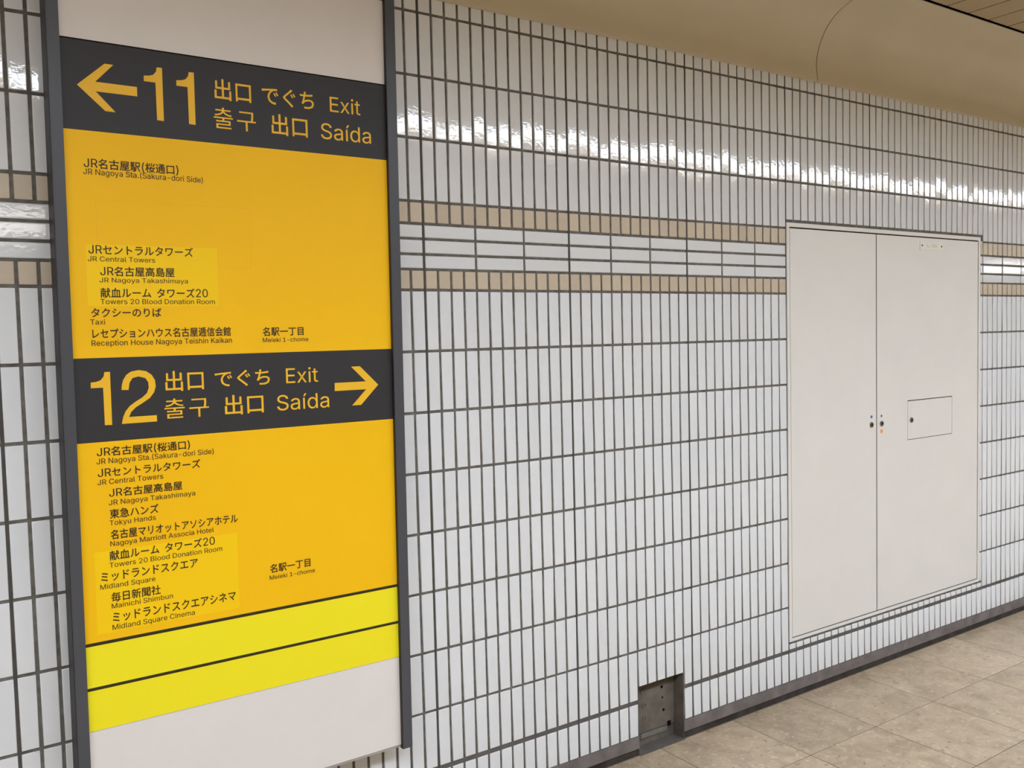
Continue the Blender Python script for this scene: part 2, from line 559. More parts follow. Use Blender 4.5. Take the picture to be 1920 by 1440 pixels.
# ---- ceiling: metal slats running across the corridor
cb = MB(); cb.box(U_MIN, U_MAX, V_CEIL - 4, V_CEIL - 1.51, D_FAR, 1.0)
ceiling = tag(cb.build('ceiling', M['gap']), kind='structure')
SP = 3.44
u_first = 49.65
i = int((U_MIN - u_first) // SP) + 1
mesh_slat = None
while u_first + i * SP < U_MAX:
    u0 = u_first + i * SP
    if mesh_slat is None:
        m = MB(); m.box(0.10, SP - 0.10, V_CEIL - 0.25, V_CEIL, L1 + 0.3, -6.6)
        m.box(0.10, SP - 0.10, V_CEIL - 0.25, V_CEIL, D_FAR + 6.6, L0 - 0.3)
        so = m.build('ceiling_slat', M['slat'], ceiling)
        mesh_slat = so.data
        at = mesh_slat.attributes.new('tone', 'FLOAT', 'POINT'); at.data.foreach_set('value', [0.5] * 16)
    else:
        so = bpy.data.objects.new('ceiling_slat', mesh_slat); scene.collection.objects.link(so); so.parent = ceiling
    so.location = (u0 * S, 0, 0)
    i += 1

# ---- far side of the corridor and its ends (seen only in reflections)
m = MB(); m.box(U_MIN, U_MAX, -33, VF, D_FAR - 3, D_FAR)
wf = tag(m.build('wall_front', M['plaster']), kind='structure')
m = MB(); m.box(U_MIN - 3, U_MIN, -33, VF + 3, D_FAR - 3, 9)
tag(m.build('wall_left', M['plaster']), kind='structure')
m = MB(); m.box(U_MAX, U_MAX + 3, -33, VF + 3, D_FAR - 3, 9)
tag(m.build('wall_right', M['plaster']), kind='structure')

# ------------------------------------------------------------------ ceiling lights: one unbroken line of fluorescent fittings
FL = 26.0
k = 0
u = U_MIN + 1
while u + FL < U_MAX:
    r = empty('ceiling_light')
    tag(r, 'long white fluorescent ceiling fitting over the middle of the corridor', 'light', 'fluorescent fittings in line along the corridor ceiling')
    f = MB(); T = V_CEIL - 1.5
    f.box(u, u + FL, T + 0.01, V_CEIL + 0.03, L0 - 0.25, L0); f.box(u, u + FL, T + 0.01, V_CEIL + 0.03, L1, L1 + 0.25)
    f.box(u, u + 0.08, T + 0.01, V_CEIL - 0.6, L0, L1); f.box(u + FL - 0.08, u + FL, T + 0.01, V_CEIL - 0.6, L0, L1)
    f.build('housing', M['slat'], r)
    MB().box(u + 0.08, u + FL - 0.08, V_CEIL - 1.45, V_CEIL - 1.2, L0, L1).build('diffuser', M['lamp'], r)
    u += FL; k += 1

# lit poster boxes on the far side wall, mirrored in the glazed band
for (a, b, lab) in ((-62.0, -10.0, 'wide white lit box on the far side wall, nearer one'),
                    (268.0, 320.0, 'wide white lit box on the far side wall, distant one')):
    r = empty('lightbox'); tag(r, lab, 'lightbox')
    f = MB(); f.box(a - 0.4, b + 0.4, -22.0, -17.7, D_FAR + 0.02, D_FAR + 2.4); f.build('casing', M['frame_grey'], r)
    MB().box(a, b, -21.6, -18.1, D_FAR + 2.4, D_FAR + 2.6).build('lit_face', M['lightbox'], r)

# ------------------------------------------------------------------ steel access doors set in the wall
cab = empty('wall_cabinet')
tag(cab, 'large off-white steel double-door cabinet set flush in the tiled wall', 'cabinet')
c0, c1, v0, v1 = CAB
FW = 0.36
fr = MB()
fr.box(c0, c1, v0, v0 + FW, -0.04, 1.2); fr.box(c0, c1, v1 - 0.27, v1, -0.04, 1.2)
fr.box(c0, c0 + FW, v0 + FW, v1 - 0.27, -0.04, 1.2); fr.box(c1 - FW, c1, v0 + FW, v1 - 0.27, -0.04, 1.2)
fr.build('frame', M['sheet'], cab)
MB().box(c0, c1, v0, v1, 1.2, 6.0).build('body', M['gap'], cab)
G = 0.10
US = 48.97
sl = MB()
i0, i1, j0, j1 = c0 + FW, c1 - FW, v0 + FW, v1 - 0.27
sl.box(i0, i1, j0, j0 + 0.11, 0.07, 0.6); sl.box(i0, i1, j1 - 0.09, j1, 0.07, 0.6)
sl.box(i0, i0 + 0.09, j0 + 0.11, j1 - 0.09, 0.07, 0.6); sl.box(i1 - 0.09, i1, j0 + 0.11, j1 - 0.09, 0.07, 0.6)
sl.box(US - 0.07, US + 0.07, j0 + 0.11, j1 - 0.09, 0.07, 0.6)
sl.build('gap_shade', M['gap'], cab)  # black strips added inside the door gaps to paint in their shade
doorL = MB().box(c0 + FW + G, US - 0.08, v0 + FW + 0.12, v1 - 0.27 - G, 0.0, 0.6).build('door', M['sheet'], cab)
# right door with an opening for the hatch
hu0, hu1, hv0, hv1 = 54.07, 62.10, 6.49, 10.45
dr = MB()
a, b, t, w = US + 0.08, c1 - FW - G, v0 + FW + 0.12, v1 - 0.27 - G
dr.box(a, b, t, hv0, 0, 0.6); dr.box(a, b, hv1, w, 0, 0.6); dr.box(a, hu0, hv0, hv1, 0, 0.6); dr.box(hu1, b, hv0, hv1, 0, 0.6)
doorR = dr.build('door', M['sheet'], cab)
hs = MB()
hs.box(hu0, hu1, hv0, hv0 + 0.08, 0.05, 0.5); hs.box(hu0, hu1, hv1 - 0.05, hv1, 0.05, 0.5); hs.box(hu0, hu0 + 0.06, hv0, hv1, 0.05, 0.5); hs.box(hu1 - 0.05, hu1, hv0, hv1, 0.05, 0.5)
hs.build('gap_shade', M['gap'], doorR)  # same painted gap shade, around the hatch
hatch = MB().box(hu0 + 0.07, hu1 - 0.06, hv0 + 0.09, hv1 - 0.06, 0.005, 0.5).build('hatch', M['sheet'], doorR)
tag(hatch, 'small rectangular hatch in the right door')
def lock(u, v, parent):
    m = MB(); m.ring(u, v, 0.13, 0.27, -0.07, 0.02); m.disc(u, v, 0.15, -0.03, 0.02)
    o = m.build('lock', M['steel'], parent)
    k_ = MB().disc(u, v, 0.085, -0.05, 0.0)
    return o, k_
for (u, v, p) in ((48.14, 8.47, doorL), (49.77, 8.47, doorR)):
    o, k_ = lock(u, v, p)
    k_.build('keyhole', M['black_hole'], p)
o, k_ = lock(54.76, 8.49, doorR); k_.build('keyhole', M['black_hole'], doorR)
MB().disc(48.15, 7.70, 0.15, -0.012, 0.0).build('sticker', M['blue'], doorL)
MB().disc(49.74, 7.72, 0.13, -0.012, 0.0).build('sticker', M['slate_dot'], doorR)
MB().disc(49.76, 9.21, 0.20, -0.012, 0.0).build('sticker', M['orange_dot'], doorR)
npz = MB().box(56.19, 60.26, -9.29, -8.47, -0.05, 0.0).build('number_plate', M['plate'], doorR)
for u in (56.51, 60.0): MB().disc(u, -8.9, 0.085, -0.08, -0.04, 12).build('screw', M['gap'], doorR)

# ------------------------------------------------------------------ exit sign board
PD = -1.55            # face of the printed panel
FD = -1.80            # face of the side frames
lean = lambda v: -0.0068 * (v - 4.0)      # the board hangs very slightly out of plumb
sign = empty('exit_sign_board')
tag(sign, 'tall amber exit sign board with two charcoal bands in a dark grey frame', 'sign')
VT, VB = -21.28, 24.66
def strip(ua, ub, va, vb, d0, d1):
    m = MB()
    for d in (d0, d1):
        for (u, v) in ((ua, va), (ub, va), (ub, vb), (ua, vb)): m.v.append(tuple(W(u + lean(v), v, d)))
    for q in ((0, 3, 2, 1), (4, 5, 6, 7), (0, 1, 5, 4), (1, 2, 6, 5), (2, 3, 7, 6), (3, 0, 4, 7)): m.f.append(q)
    return m
PL, PR = -20.99, -3.185
strip(PL, PR, VT, VB, PD, PD + 0.5).build('panel', M['panel_white'], sign)
strip(-21.55, PL, -22.4, 24.9, FD, 0.0).build('side_frame', M['frame_grey'], sign)
rf = strip(PR + 0.02, -2.53, -22.4, 24.9, FD, 0.0)
rf.build('side_frame', M['frame_grey'], sign)
strip(-21.585, -21.552, -22.4, 24.9, FD + 0.01, 0.0).build('dark_side_strip', M['dark_side'], sign)  # thin strips on the frame's left-facing sides, darker than its front
strip(PR - 0.015, PR + 0.019, -22.4, 24.9, FD + 0.01, 0.0).build('dark_side_strip', M['dark_side'], sign)
strip(PL, PR, -22.4, VT - 0.02, FD + 0.02, 0.0).build('top_rail', M['frame_grey'], sign)
rail = strip(PL, PR, VB + 0.03, VB + 0.17, PD + 0.05, 0.0).build('bottom_rail', M['mesh'], sign)
strip(PL, PR, VT, VB, PD + 0.5, 0.0).build('back_box', M['panel_white'], sign)

E = 0.006
strip(PL, PR, -11.75, -0.25, PD - E, PD + 0.02).build('amber_panel', M['orange'], sign)
strip(PL, PR, 4.08, 14.43, PD - E, PD + 0.02).build('amber_panel', M['orange'], sign)
b1 = strip(PL, PR, -16.22, -11.75, PD - E, PD + 0.02).build('charcoal_band', M['black'], sign)
b2 = strip(PL, PR, -0.25, 4.08, PD - E, PD + 0.02).build('charcoal_band', M['black'], sign)
tag(b1, 'charcoal band reading 11 with a left arrow'); tag(b2, 'charcoal band reading 12 with a right arrow')
strip(PL, PR, -16.29, -16.22, PD - E - 0.004, PD + 0.02).build('panel_edge', M['gap'], sign)
strip(PL, PR, 14.43, 14.60, PD - E - 0.004, PD + 0.02).build('dark_line', M['ink_line'], sign)
strip(PL, PR, 14.60, 16.76, PD - E, PD + 0.02).build('yellow_strip', M['yellow'], sign)
strip(PL, PR, 16.76, 16.92, PD - E - 0.004, PD + 0.02).build('dark_line', M['ink_line'], sign)
strip(PL, PR, 16.92, 19.04, PD - E, PD + 0.02).build('yellow_strip', M['yellow'], sign)
strip(PL, PR, 19.04, 19.075, PD - 0.003, PD + 0.02).build('panel_edge', M['faint'], sign)
strip(-20.18, -13.60, -6.04, -2.91, PD - E * 2, PD + 0.01).build('patch', M['amber_light'], sign)
strip(-20.38, -13.04, 9.76, 14.03, PD - E * 2, PD + 0.01).build('patch', M['amber_light'], sign)
# edges of an old covered-over patch
for (a, b, c, d) in ((-19.62, -11.73, -8.32, -8.29), (-19.62, -11.73, -5.04, -5.01), (-19.63, -19.60, -8.3, -6.04), (-11.75, -11.72, -8.3, -5.03)):
    strip(a, b, c, d, PD - E * 1.4, PD + 0.01).build('patch_edge', M['amber_seam'], sign)

TP = PD - E * 3
ARL = [(-20.13, -13.99), (-18.80, -15.21), (-18.38, -15.21), (-19.28, -14.24), (-17.29, -14.24), (-17.29, -13.76), (-19.28, -13.76), (-18.38, -12.82), (-18.86, -12.82)]
ARR = [(-4.13, 1.91), (-5.30, 0.74), (-5.87, 0.74), (-4.94, 1.67), (-6.95, 1.67), (-6.96, 2.15), (-4.94, 2.15), (-5.88, 3.08), (-5.30, 3.08)]
poly(ARL, TP, PD).build('arrow', M['amber_ink'], b1)
poly(ARR, TP, PD).build('arrow', M['amber_ink'], b2)
TWO = [(-18.734, 1.451), (-18.71, 1.209), (-18.636, 0.942), (-18.473, 0.68), (-18.238, 0.514), (-17.852, 0.448), (-17.495, 0.518), (-17.219, 0.722), (-17.063, 1.018), (-17.038, 1.349), (-17.129, 1.648), (-17.35, 1.938), (-17.75, 2.201), (-18.066, 2.386), (-18.305, 2.616), (-18.431, 2.879), (-17.052, 2.88), (-17.053, 3.212), (-18.792, 3.219), (-18.722, 2.886), (-18.582, 2.57), (-18.368, 2.312), (-18.053, 2.087), (-17.737, 1.901), (-17.495, 1.682), (-17.392, 1.413), (-17.405, 1.111), (-17.537, 0.886), (-17.867, 0.783), (-18.177, 0.856), (-18.327, 1.093), (-18.394, 1.469)]
ONE = [(-20.181, 1.001), (-20.187, 1.284), (-19.608, 1.283), (-19.609, 3.219), (-19.263, 3.232), (-19.246, 0.479), (-19.511, 0.486), (-19.558, 0.711), (-19.701, 0.891), (-19.9, 0.967)]
def one(u1, vt, vb, w):
    us = [p[0] for p in ONE]; vs = [p[1] for p in ONE]
    a, b, c, d = min(us), max(us), min(vs), max(vs)
    return [(u1 - w + (p[0] - a) / (b - a) * w, vt + (p[1] - c) / (d - c) * (vb - vt)) for p in ONE]
poly(ONE, TP, PD).build('numeral', M['amber_ink'], b2)
poly(TWO, TP, PD).build('numeral', M['amber_ink'], b2)
poly(one(-16.00, -15.40, -12.64, 0.93), TP, PD).build('numeral', M['amber_ink'], b1)
poly(one(-14.37, -15.39, -12.62, 0.93), TP, PD).build('numeral', M['amber_ink'], b1)

CAPK = 0.80          # height of capitals beside the characters, per em
GLYPHS = {'(':(546,'178,413 180,470 184,528 191,587 201,647 214,708 228,767 245,825 263,882 284,937 305,988 328,1035 353,1078 472,1078 447,1025 423,970 402,914 382,856 364,798 348,741 334,684 323,627 314,571 308,517 304,464 302,413 304,368 307,322 313,276 321,229 331,182 344,133 359,84 376,32 396,-20 419,-75 444,-133 472,-192 353,-192 313,-118 277,-43 247,33 223,109 203,186 189,262 181,338','11,12,13 11,13,14 10,11,14 10,14,15 9,10,15 9,15,16 8,9,16 8,16,17 7,8,17 7,17,18 6,7,18 6,18,19 5,6,19 5,19,20 4,5,20 4,20,21 3,4,21 3,21,22 2,3,22 2,22,23 1,2,23 1,23,24 0,1,24 0,24,25 45,0,25 45,25,26 45,26,27 44,45,27 44,27,28 44,28,29 43,44,29 43,29,30 42,43,30 42,30,31 42,31,32 41,42,32 41,32,33 40,41,33 40,33,34 40,34,35 39,40,35 39,35,36 38,39,36 38,36,37'),
')':(546,'74,-192 103,-131 129,-73 152,-17 172,36 189,87 204,137 216,186 226,233 234,278 239,324 243,369 244,413 242,464 239,517 232,571 223,627 212,684 198,741 183,798 165,856 145,914 123,970 100,1025 74,1078 193,1078 218,1035 241,988 263,937 283,882 302,825 319,767 333,708 346,647 355,586 362,527 367,469 368,413 365,337 357,260 343,183 323,107 298,30 268,-45 233,-119 193,-192','23,24,25 23,25,26 23,26,27 22,23,27 22,27,28 21,22,28 21,28,29 20,21,29 20,29,30 19,20,30 19,30,31 18,19,31 18,31,32 17,18,32 17,32,33 16,17,33 16,33,34 15,16,34 15,34,35 14,15,35 14,35,36 13,14,36 13,36,37 12,13,37 11,12,37 11,37,38 10,11,38 10,38,39 9,10,39 8,9,39 8,39,40 7,8,40 6,7,40 6,40,41 5,6,41 5,41,42 4,5,42 3,4,42 3,42,43 2,3,43 2,43,44 1,2,44 1,44,45 0,1,45'),
'-':(906,'674,489 674,376 228,376 228,489','2,3,0 2,0,1'),
'.':(376,'191,-9 172,-7 156,-2 140,6 126,18 114,32 106,47 101,64 99,82 101,100 106,117 114,133 126,147 140,158 156,167 172,172 191,173 209,172 226,167 241,158 255,147 267,133 275,117 280,100 282,82 280,64 275,47 267,32 255,18 241,6 226,-2 209,-7','15,16,17 14,15,17 14,17,18 13,14,18 13,18,19 12,13,19 12,19,20 11,12,20 11,20,21 10,11,21 10,21,22 9,10,22 9,22,23 9,23,24 8,9,24 7,8,24 7,24,25 6,7,25 6,25,26 6,26,27 5,6,27 5,27,28 4,5,28 3,4,28 3,28,29 2,3,29 2,29,30 1,2,30 1,30,31 0,1,31'),
'0':(906,'453,-14 399,-10 348,2 302,21 260,48 222,82 189,124 161,172 138,227 119,288 106,355 98,429 96,508 98,587 106,661 120,728 138,790 162,845 190,893 223,934 261,969 303,996 349,1016 399,1027 453,1031 508,1027 558,1016 604,996 646,969 684,934 716,893 745,845 768,790 787,728 800,661 808,587 811,508 808,429 800,355 787,288 769,227 745,172 717,124 684,82 647,48 605,21 558,2 508,-10 453,99 489,102 522,111 553,126 580,147 605,174 627,207 645,244 660,287 672,336 681,388 686,446 688,508 686,571 681,629 672,682 660,730 645,773 627,811 605,843 580,870 553,892 522,907 489,916 453,919 417,916 384,907 354,892 326,870 301,843 280,811 262,773 246,730 234,682 225,629 220,571 219,508 220,446 225,388 234,336 246,287 262,244 280,207 301,174 326,147 354,126 384,111 417,102','23,24,25 22,23,25 22,25,26 22,26,27 21,22,27 21,27,28 20,21,28 19,20,28 19,28,29 18,19,73 73,19,72 72,19,29 72,29,71 71,29,30 70,71,30 18,73,74 18,74,75 69,70,30 17,18,75 69,30,31 68,69,31 17,75,76 17,76,77 67,68,31 16,17,77 67,31,32 16,77,78 66,67,32 65,66,32 16,78,79 15,16,79 65,32,33 15,79,80 64,65,33 15,80,81 63,64,33 63,33,34 14,15,81 14,81,82 62,63,34 62,34,35 13,14,82 13,82,83 61,62,35 12,13,83 61,35,36 12,83,84 60,61,36 11,12,84 11,84,85 59,60,36 59,36,37 11,85,86 58,59,37 10,11,86 58,37,38 57,58,38 10,86,87 9,10,87 57,38,39 9,87,88 56,57,39 8,9,88 56,39,40 8,88,89 55,56,40 8,89,90 54,55,40 7,8,90 54,40,41 7,90,91 53,54,41 7,91,92 52,53,41 6,7,92 52,41,42 6,92,93 51,52,42 6,93,94 50,51,42 5,6,94 50,42,43 49,50,43 5,94,95 5,95,48 48,49,43 5,48,43 4,5,43 4,43,44 3,4,44 3,44,45 2,3,45 2,45,46 2,46,47 1,2,47 0,1,47'),
'1':(906,'153,0 153,109 782,109 782,0 552,1017,1 552,0,1 425,0,1 425,897,1 419,897,1 172,716,1 172,854,1 397,1017,1','0,1,2 0,2,3 10,11,4 10,4,8 8,4,7 7,4,5 10,8,9 6,7,5'),
'2':(906,'128,0 128,95 468,457 496,487 521,515 544,541 564,565 582,588 598,610 611,632 621,653 630,674 636,697 639,719 640,743 639,769 634,794 626,816 615,837 601,856 585,872 567,886 546,898 524,907 500,914 474,918 447,919 419,918 392,913 367,905 344,895 324,882 306,866 291,848 278,827 267,804 260,779 255,753 254,724 131,724 134,768 141,810 154,849 172,885 195,917 221,946 252,971 286,992 323,1009 363,1021 405,1029 450,1031 494,1029 536,1022 575,1010 612,993 645,973 675,949 700,921 722,890 740,857 752,822 760,784 762,745 761,717 757,689 751,662 742,635 730,608 714,579 695,549 672,517 645,483 612,445 576,404 534,359 305,121 305,113 778,113 778,0','50,51,52 50,52,53 49,50,53 49,53,54 48,49,54 48,54,55 47,48,55 47,55,56 46,47,56 46,56,57 45,46,57 45,57,58 44,45,58 44,58,26 26,58,25 25,58,59 44,26,27 24,25,59 44,27,28 43,44,28 23,24,59 43,28,29 22,23,59 43,29,30 21,22,59 43,30,31 21,59,60 20,21,60 42,43,31 42,31,32 19,20,60 42,32,33 19,60,61 18,19,61 41,42,33 41,33,34 17,18,61 41,34,35 17,61,62 16,17,62 40,41,35 40,35,36 15,16,62 15,62,63 40,36,37 14,15,63 39,40,37 39,37,38 14,63,64 13,14,64 12,13,64 12,64,65 11,12,65 11,65,66 10,11,66 10,66,67 9,10,67 9,67,68 8,9,68 7,8,68 7,68,69 6,7,69 6,69,70 5,6,70 5,70,71 4,5,71 4,71,72 3,4,72 2,3,72 2,72,73 1,2,73 1,73,74 1,74,75 1,75,76 1,76,77 1,77,78 1,78,79 0,1,79'),
'8':(906,'453,-14 403,-11 356,-5 312,7 271,23 234,43 201,66 172,93 148,124 129,157 115,192 107,230 104,270 105,302 110,333 119,362 130,390 144,417 161,441 180,463 202,482 226,499 251,512 277,522 305,529 305,534 270,546 238,564 210,587 185,616 166,648 152,683 143,721 141,761 143,799 151,834 163,868 181,900 203,929 229,954 258,977 292,996 328,1011 367,1022 409,1029 453,1031 496,1029 537,1022 576,1011 612,996 645,977 675,954 701,929 723,900 741,868 753,834 761,799 763,761 761,721 752,684 738,649 719,616 695,587 667,564 636,546 601,534 601,529 628,522 654,512 679,499 702,482 724,463 743,441 760,417 775,390 786,362 795,333 800,302 802,270 799,230 790,192 776,157 757,124 732,93 704,66 671,43 634,23 593,7 549,-5 502,-11 453,98 485,100 516,104 544,111 569,121 593,133 613,147 631,164 646,183 658,204 666,227 672,251 673,277 671,305 666,331 657,355 645,377 629,398 611,416 589,432 566,446 540,456 512,464 483,469 453,470 421,469 392,464 364,456 338,446 315,432 294,416 275,398 259,377 247,355 238,331 233,305 231,277 232,251 238,227 246,204 258,183 273,164 290,147 311,133 335,121 361,111 389,104 420,100 453,579 479,580 504,584 527,591 548,601 568,612 586,626 601,643 614,661 625,681 632,703 637,726 638,751 637,776 633,799 625,820 615,840 602,858 587,874 570,887 550,899 528,908 505,915 480,918 453,920 426,918 400,915 377,908 355,899 335,887 317,874 302,858 289,840 279,820 272,799 267,776 266,751 267,726 272,703 279,681 289,661 302,643 318,626 335,612 355,601 377,591 401,584 426,580','44,45,46 43,44,46 43,46,47 43,47,48 42,43,48 41,42,48 41,48,49 40,41,49 40,49,50 39,40,50 39,50,51 39,51,52 38,39,52 37,38,163 163,38,162 162,38,52 162,52,161 161,52,53 37,163,164 160,161,53 37,164,165 159,160,53 37,165,166 158,159,53 36,37,166 158,53,54 36,166,167 157,158,54 36,167,168 156,157,54 155,156,54 36,168,169 35,36,169 155,54,55 35,169,170 154,155,55 35,170,171 153,154,55 34,35,171 153,55,56 34,171,172 152,153,56 151,152,56 34,172,173 151,56,57 33,34,173 33,173,174 150,151,57 32,33,174 150,57,58 32,174,175 149,150,58 32,175,176 148,149,58 148,58,59 31,32,176 147,148,59 31,176,177 147,59,60 30,31,177 30,177,178 146,147,60 30,178,179 145,146,60 145,60,61 29,30,179 29,179,180 144,145,61 143,144,61 29,180,181 143,61,62 28,29,181 28,181,182 142,143,62 28,182,183 141,142,62 28,183,184 140,141,62 140,62,63 27,28,184 27,184,185 139,140,63 27,185,138 138,139,63 27,138,63 27,63,64 26,27,64 26,64,65 25,26,65 24,25,65 24,65,66 23,24,66 23,66,67 22,23,67 22,67,68 21,22,68 21,68,69 21,69,70 20,21,70 19,20,70 19,70,114 114,70,71 19,114,115 113,114,71 19,115,116 112,113,71 111,112,71 19,116,117 18,19,117 111,71,72 18,117,118 110,111,72 18,118,119 109,110,72 17,18,119 109,72,73 108,109,73 17,119,120 16,17,120 108,73,74 16,120,121 107,108,74 16,121,122 106,107,74 15,16,122 106,74,75 15,122,123 105,106,75 105,75,76 14,15,123 14,123,124 104,105,76 13,14,124 104,76,77 13,124,125 103,104,77 13,125,126 102,103,77 12,13,126 102,77,78 12,126,127 101,102,78 11,12,127 101,78,79 11,127,128 100,101,79 10,11,128 100,79,80 10,128,129 99,100,80 10,129,130 98,99,80 9,10,130 98,80,81 9,130,131 97,98,81 9,131,132 96,97,81 96,81,82 8,9,132 8,132,133 95,96,82 8,133,134 94,95,82 7,8,134 94,82,83 7,134,135 93,94,83 92,93,83 7,135,136 91,92,83 7,136,137 7,137,90 90,91,83 7,90,83 7,83,84 6,7,84 6,84,85 5,6,85 5,85,86 4,5,86 3,4,86 3,86,87 3,87,88 2,3,88 2,88,89 1,2,89 1,89,0'),
'A':(959,'33,0 403,1017 552,1017 926,0 790,0 574,605 564,635 553,668 541,704 528,744 514,789 499,839 482,895 464,957 490,957 472,894 455,838 440,787 426,742 413,702 401,666 390,633 381,605 170,0 220,284,1 220,397,1 740,397,1 740,284,1','0,1,13 13,1,2 13,2,14 14,2,3 0,13,15 15,13,12 15,14,12 12,14,3 11,12,3 0,15,16 10,11,3 0,16,17 9,10,3 0,17,18 8,9,3 0,18,19 7,8,3 0,19,20 6,7,3 0,20,21 5,6,3 0,21,22 0,22,23 4,5,3 24,25,26 24,26,27'),
'B':(912,'120,0 120,1017 482,1017 533,1015 579,1008 620,997 658,981 690,962 718,939 742,913 762,884 777,852 788,819 794,784 796,748 795,717 790,688 783,663 773,640 761,620 747,602 731,586 713,572 693,560 673,549 652,541 630,533 630,524 654,521 678,514 702,504 726,491 749,474 770,455 788,432 805,406 818,377 828,346 834,311 836,272 834,235 827,199 816,165 800,133 780,104 755,78 724,55 689,36 648,20 602,9 550,2 493,0 249,114 490,114 545,117 591,125 630,140 660,159 682,184 698,211 708,240 711,273 709,299 704,323 696,346 685,368 671,388 653,406 634,422 611,436 586,447 559,455 529,460 496,462 249,462 249,571 476,571 503,572 529,576 553,583 576,592 597,604 616,618 632,634 646,653 657,673 666,695 670,719 672,744 669,777 660,806 646,833 625,858 599,878 565,892 526,901 480,903 249,903','0,1,97 97,1,2 97,2,3 97,3,4 97,4,5 97,5,6 97,6,7 97,7,8 97,8,9 97,9,96 96,9,95 95,9,10 0,97,75 94,95,10 93,94,10 93,10,11 92,93,11 91,92,11 91,11,12 90,91,12 90,12,13 89,90,13 89,13,14 88,89,14 88,14,15 87,88,15 86,87,15 86,15,16 85,86,16 85,16,17 84,85,17 84,17,18 83,84,18 83,18,19 82,83,19 82,19,20 81,82,20 80,81,20 80,20,21 79,80,21 79,21,22 78,79,22 77,78,22 76,77,22 76,22,23 0,75,74 74,75,76 74,76,23 74,23,24 74,24,25 74,25,26 74,26,27 74,27,28 74,28,29 74,29,30 74,30,31 74,31,32 74,32,73 73,32,33 0,74,52 72,73,33 71,72,33 70,71,33 70,33,34 69,70,34 68,69,34 68,34,35 67,68,35 67,35,36 66,67,36 65,66,36 65,36,37 64,65,37 63,64,37 63,37,38 62,63,38 62,38,39 61,62,39 60,61,39 60,39,40 59,60,40 59,40,41 58,59,41 58,41,42 57,58,42 57,42,43 56,57,43 55,56,43 55,43,44 54,55,44 53,54,44 0,52,53 0,53,44 0,44,45 0,45,46 0,46,47 0,47,48 0,48,49 0,49,50 0,50,51'),
'C':(1020,'535,-14 471,-10 410,2 353,22 300,50 252,85 209,127 171,175 139,230 114,292 95,358 84,431 81,508 84,586 95,658 114,725 139,786 171,841 209,890 252,932 300,967 353,995 410,1015 471,1027 535,1031 573,1030 610,1025 646,1018 680,1009 714,996 746,981 776,963 804,942 830,919 854,894 876,867 896,837 912,805 926,771 937,735 946,696 817,696 810,722 801,746 791,768 779,789 765,808 750,826 733,842 715,857 695,870 675,881 653,890 631,898 607,904 584,908 559,911 535,912 489,909 446,900 405,885 367,864 332,838 301,807 273,770 250,728 231,680 218,628 210,570 207,508 210,446 218,389 231,337 250,289 274,247 301,210 333,179 368,153 406,132 446,118 489,109 535,106 559,107 584,109 607,114 631,120 653,128 675,137 695,148 715,161 733,176 750,192 765,209 779,229 791,250 801,272 810,296 817,321 946,321 938,283 927,247 913,213 896,181 877,152 855,124 831,99 805,76 776,55 746,37 715,22 681,9 646,-1 610,-8 573,-12','23,24,25 23,25,26 22,23,26 22,26,27 22,27,28 21,22,28 21,28,29 21,29,30 20,21,30 20,30,31 19,20,31 19,31,32 19,32,33 18,19,58 58,19,57 57,19,33 57,33,56 56,33,34 55,56,34 18,58,59 54,55,34 53,54,34 18,59,60 52,53,34 52,34,35 51,52,35 17,18,60 17,60,61 50,51,35 49,50,35 49,35,36 17,61,62 48,49,36 47,48,36 16,17,62 16,62,63 47,36,37 46,47,37 45,46,37 16,63,64 45,37,38 44,45,38 15,16,64 44,38,39 15,64,65 43,44,39 42,43,39 42,39,40 15,65,66 14,15,66 41,42,40 14,66,67 13,14,67 13,67,68 12,13,68 12,68,69 11,12,69 11,69,70 11,70,71 10,11,71 10,71,72 9,10,72 9,72,73 96,97,98 96,98,99 95,96,99 8,9,73 8,73,74 95,99,100 94,95,100 93,94,100 93,100,101 8,74,75 7,8,75 92,93,101 92,101,102 7,75,76 91,92,102 90,91,102 90,102,103 7,76,77 89,90,103 6,7,77 88,89,103 6,77,78 88,103,104 87,88,104 86,87,104 6,78,79 85,86,104 5,6,79 85,104,105 84,85,105 5,79,80 83,84,105 82,83,105 5,80,81 81,82,105 5,81,105 5,105,106 4,5,106 4,106,107 4,107,108 3,4,108 3,108,109 2,3,109 2,109,110 2,110,111 1,2,111 1,111,112 1,112,113 0,1,113'),
'D':(1004,'438,0 192,0 192,114 429,114 489,117 543,126 592,141 636,161 674,188 707,219 735,256 758,298 776,345 788,396 796,451 798,511 796,570 788,624 776,675 758,721 736,763 709,799 676,830 639,856 597,877 550,892 498,900 442,903 186,903 186,1017 451,1017 522,1014 589,1002 650,983 705,957 755,923 798,883 836,836 867,782 891,723 909,657 920,587 923,511 920,434 909,363 891,297 867,237 835,183 797,136 752,95 701,61 644,35 581,15 512,4 249,1017,1 249,0,1 120,0,1 120,1017,1','28,29,30 28,30,31 28,31,32 28,32,33 28,33,34 28,34,35 28,35,27 27,35,26 26,35,36 25,26,36 24,25,36 24,36,37 23,24,37 22,23,37 22,37,38 21,22,38 20,21,38 20,38,39 19,20,39 19,39,40 18,19,40 17,18,40 17,40,41 16,17,41 16,41,42 15,16,42 14,15,42 14,42,43 13,14,43 13,43,44 12,13,44 12,44,45 11,12,45 10,11,45 10,45,46 9,10,46 9,46,47 8,9,47 7,8,47 7,47,48 6,7,48 5,6,48 5,48,49 4,5,49 3,4,49 1,2,3 1,3,49 1,49,50 1,50,51 1,51,52 1,52,53 1,53,0 56,57,54 56,54,55'),
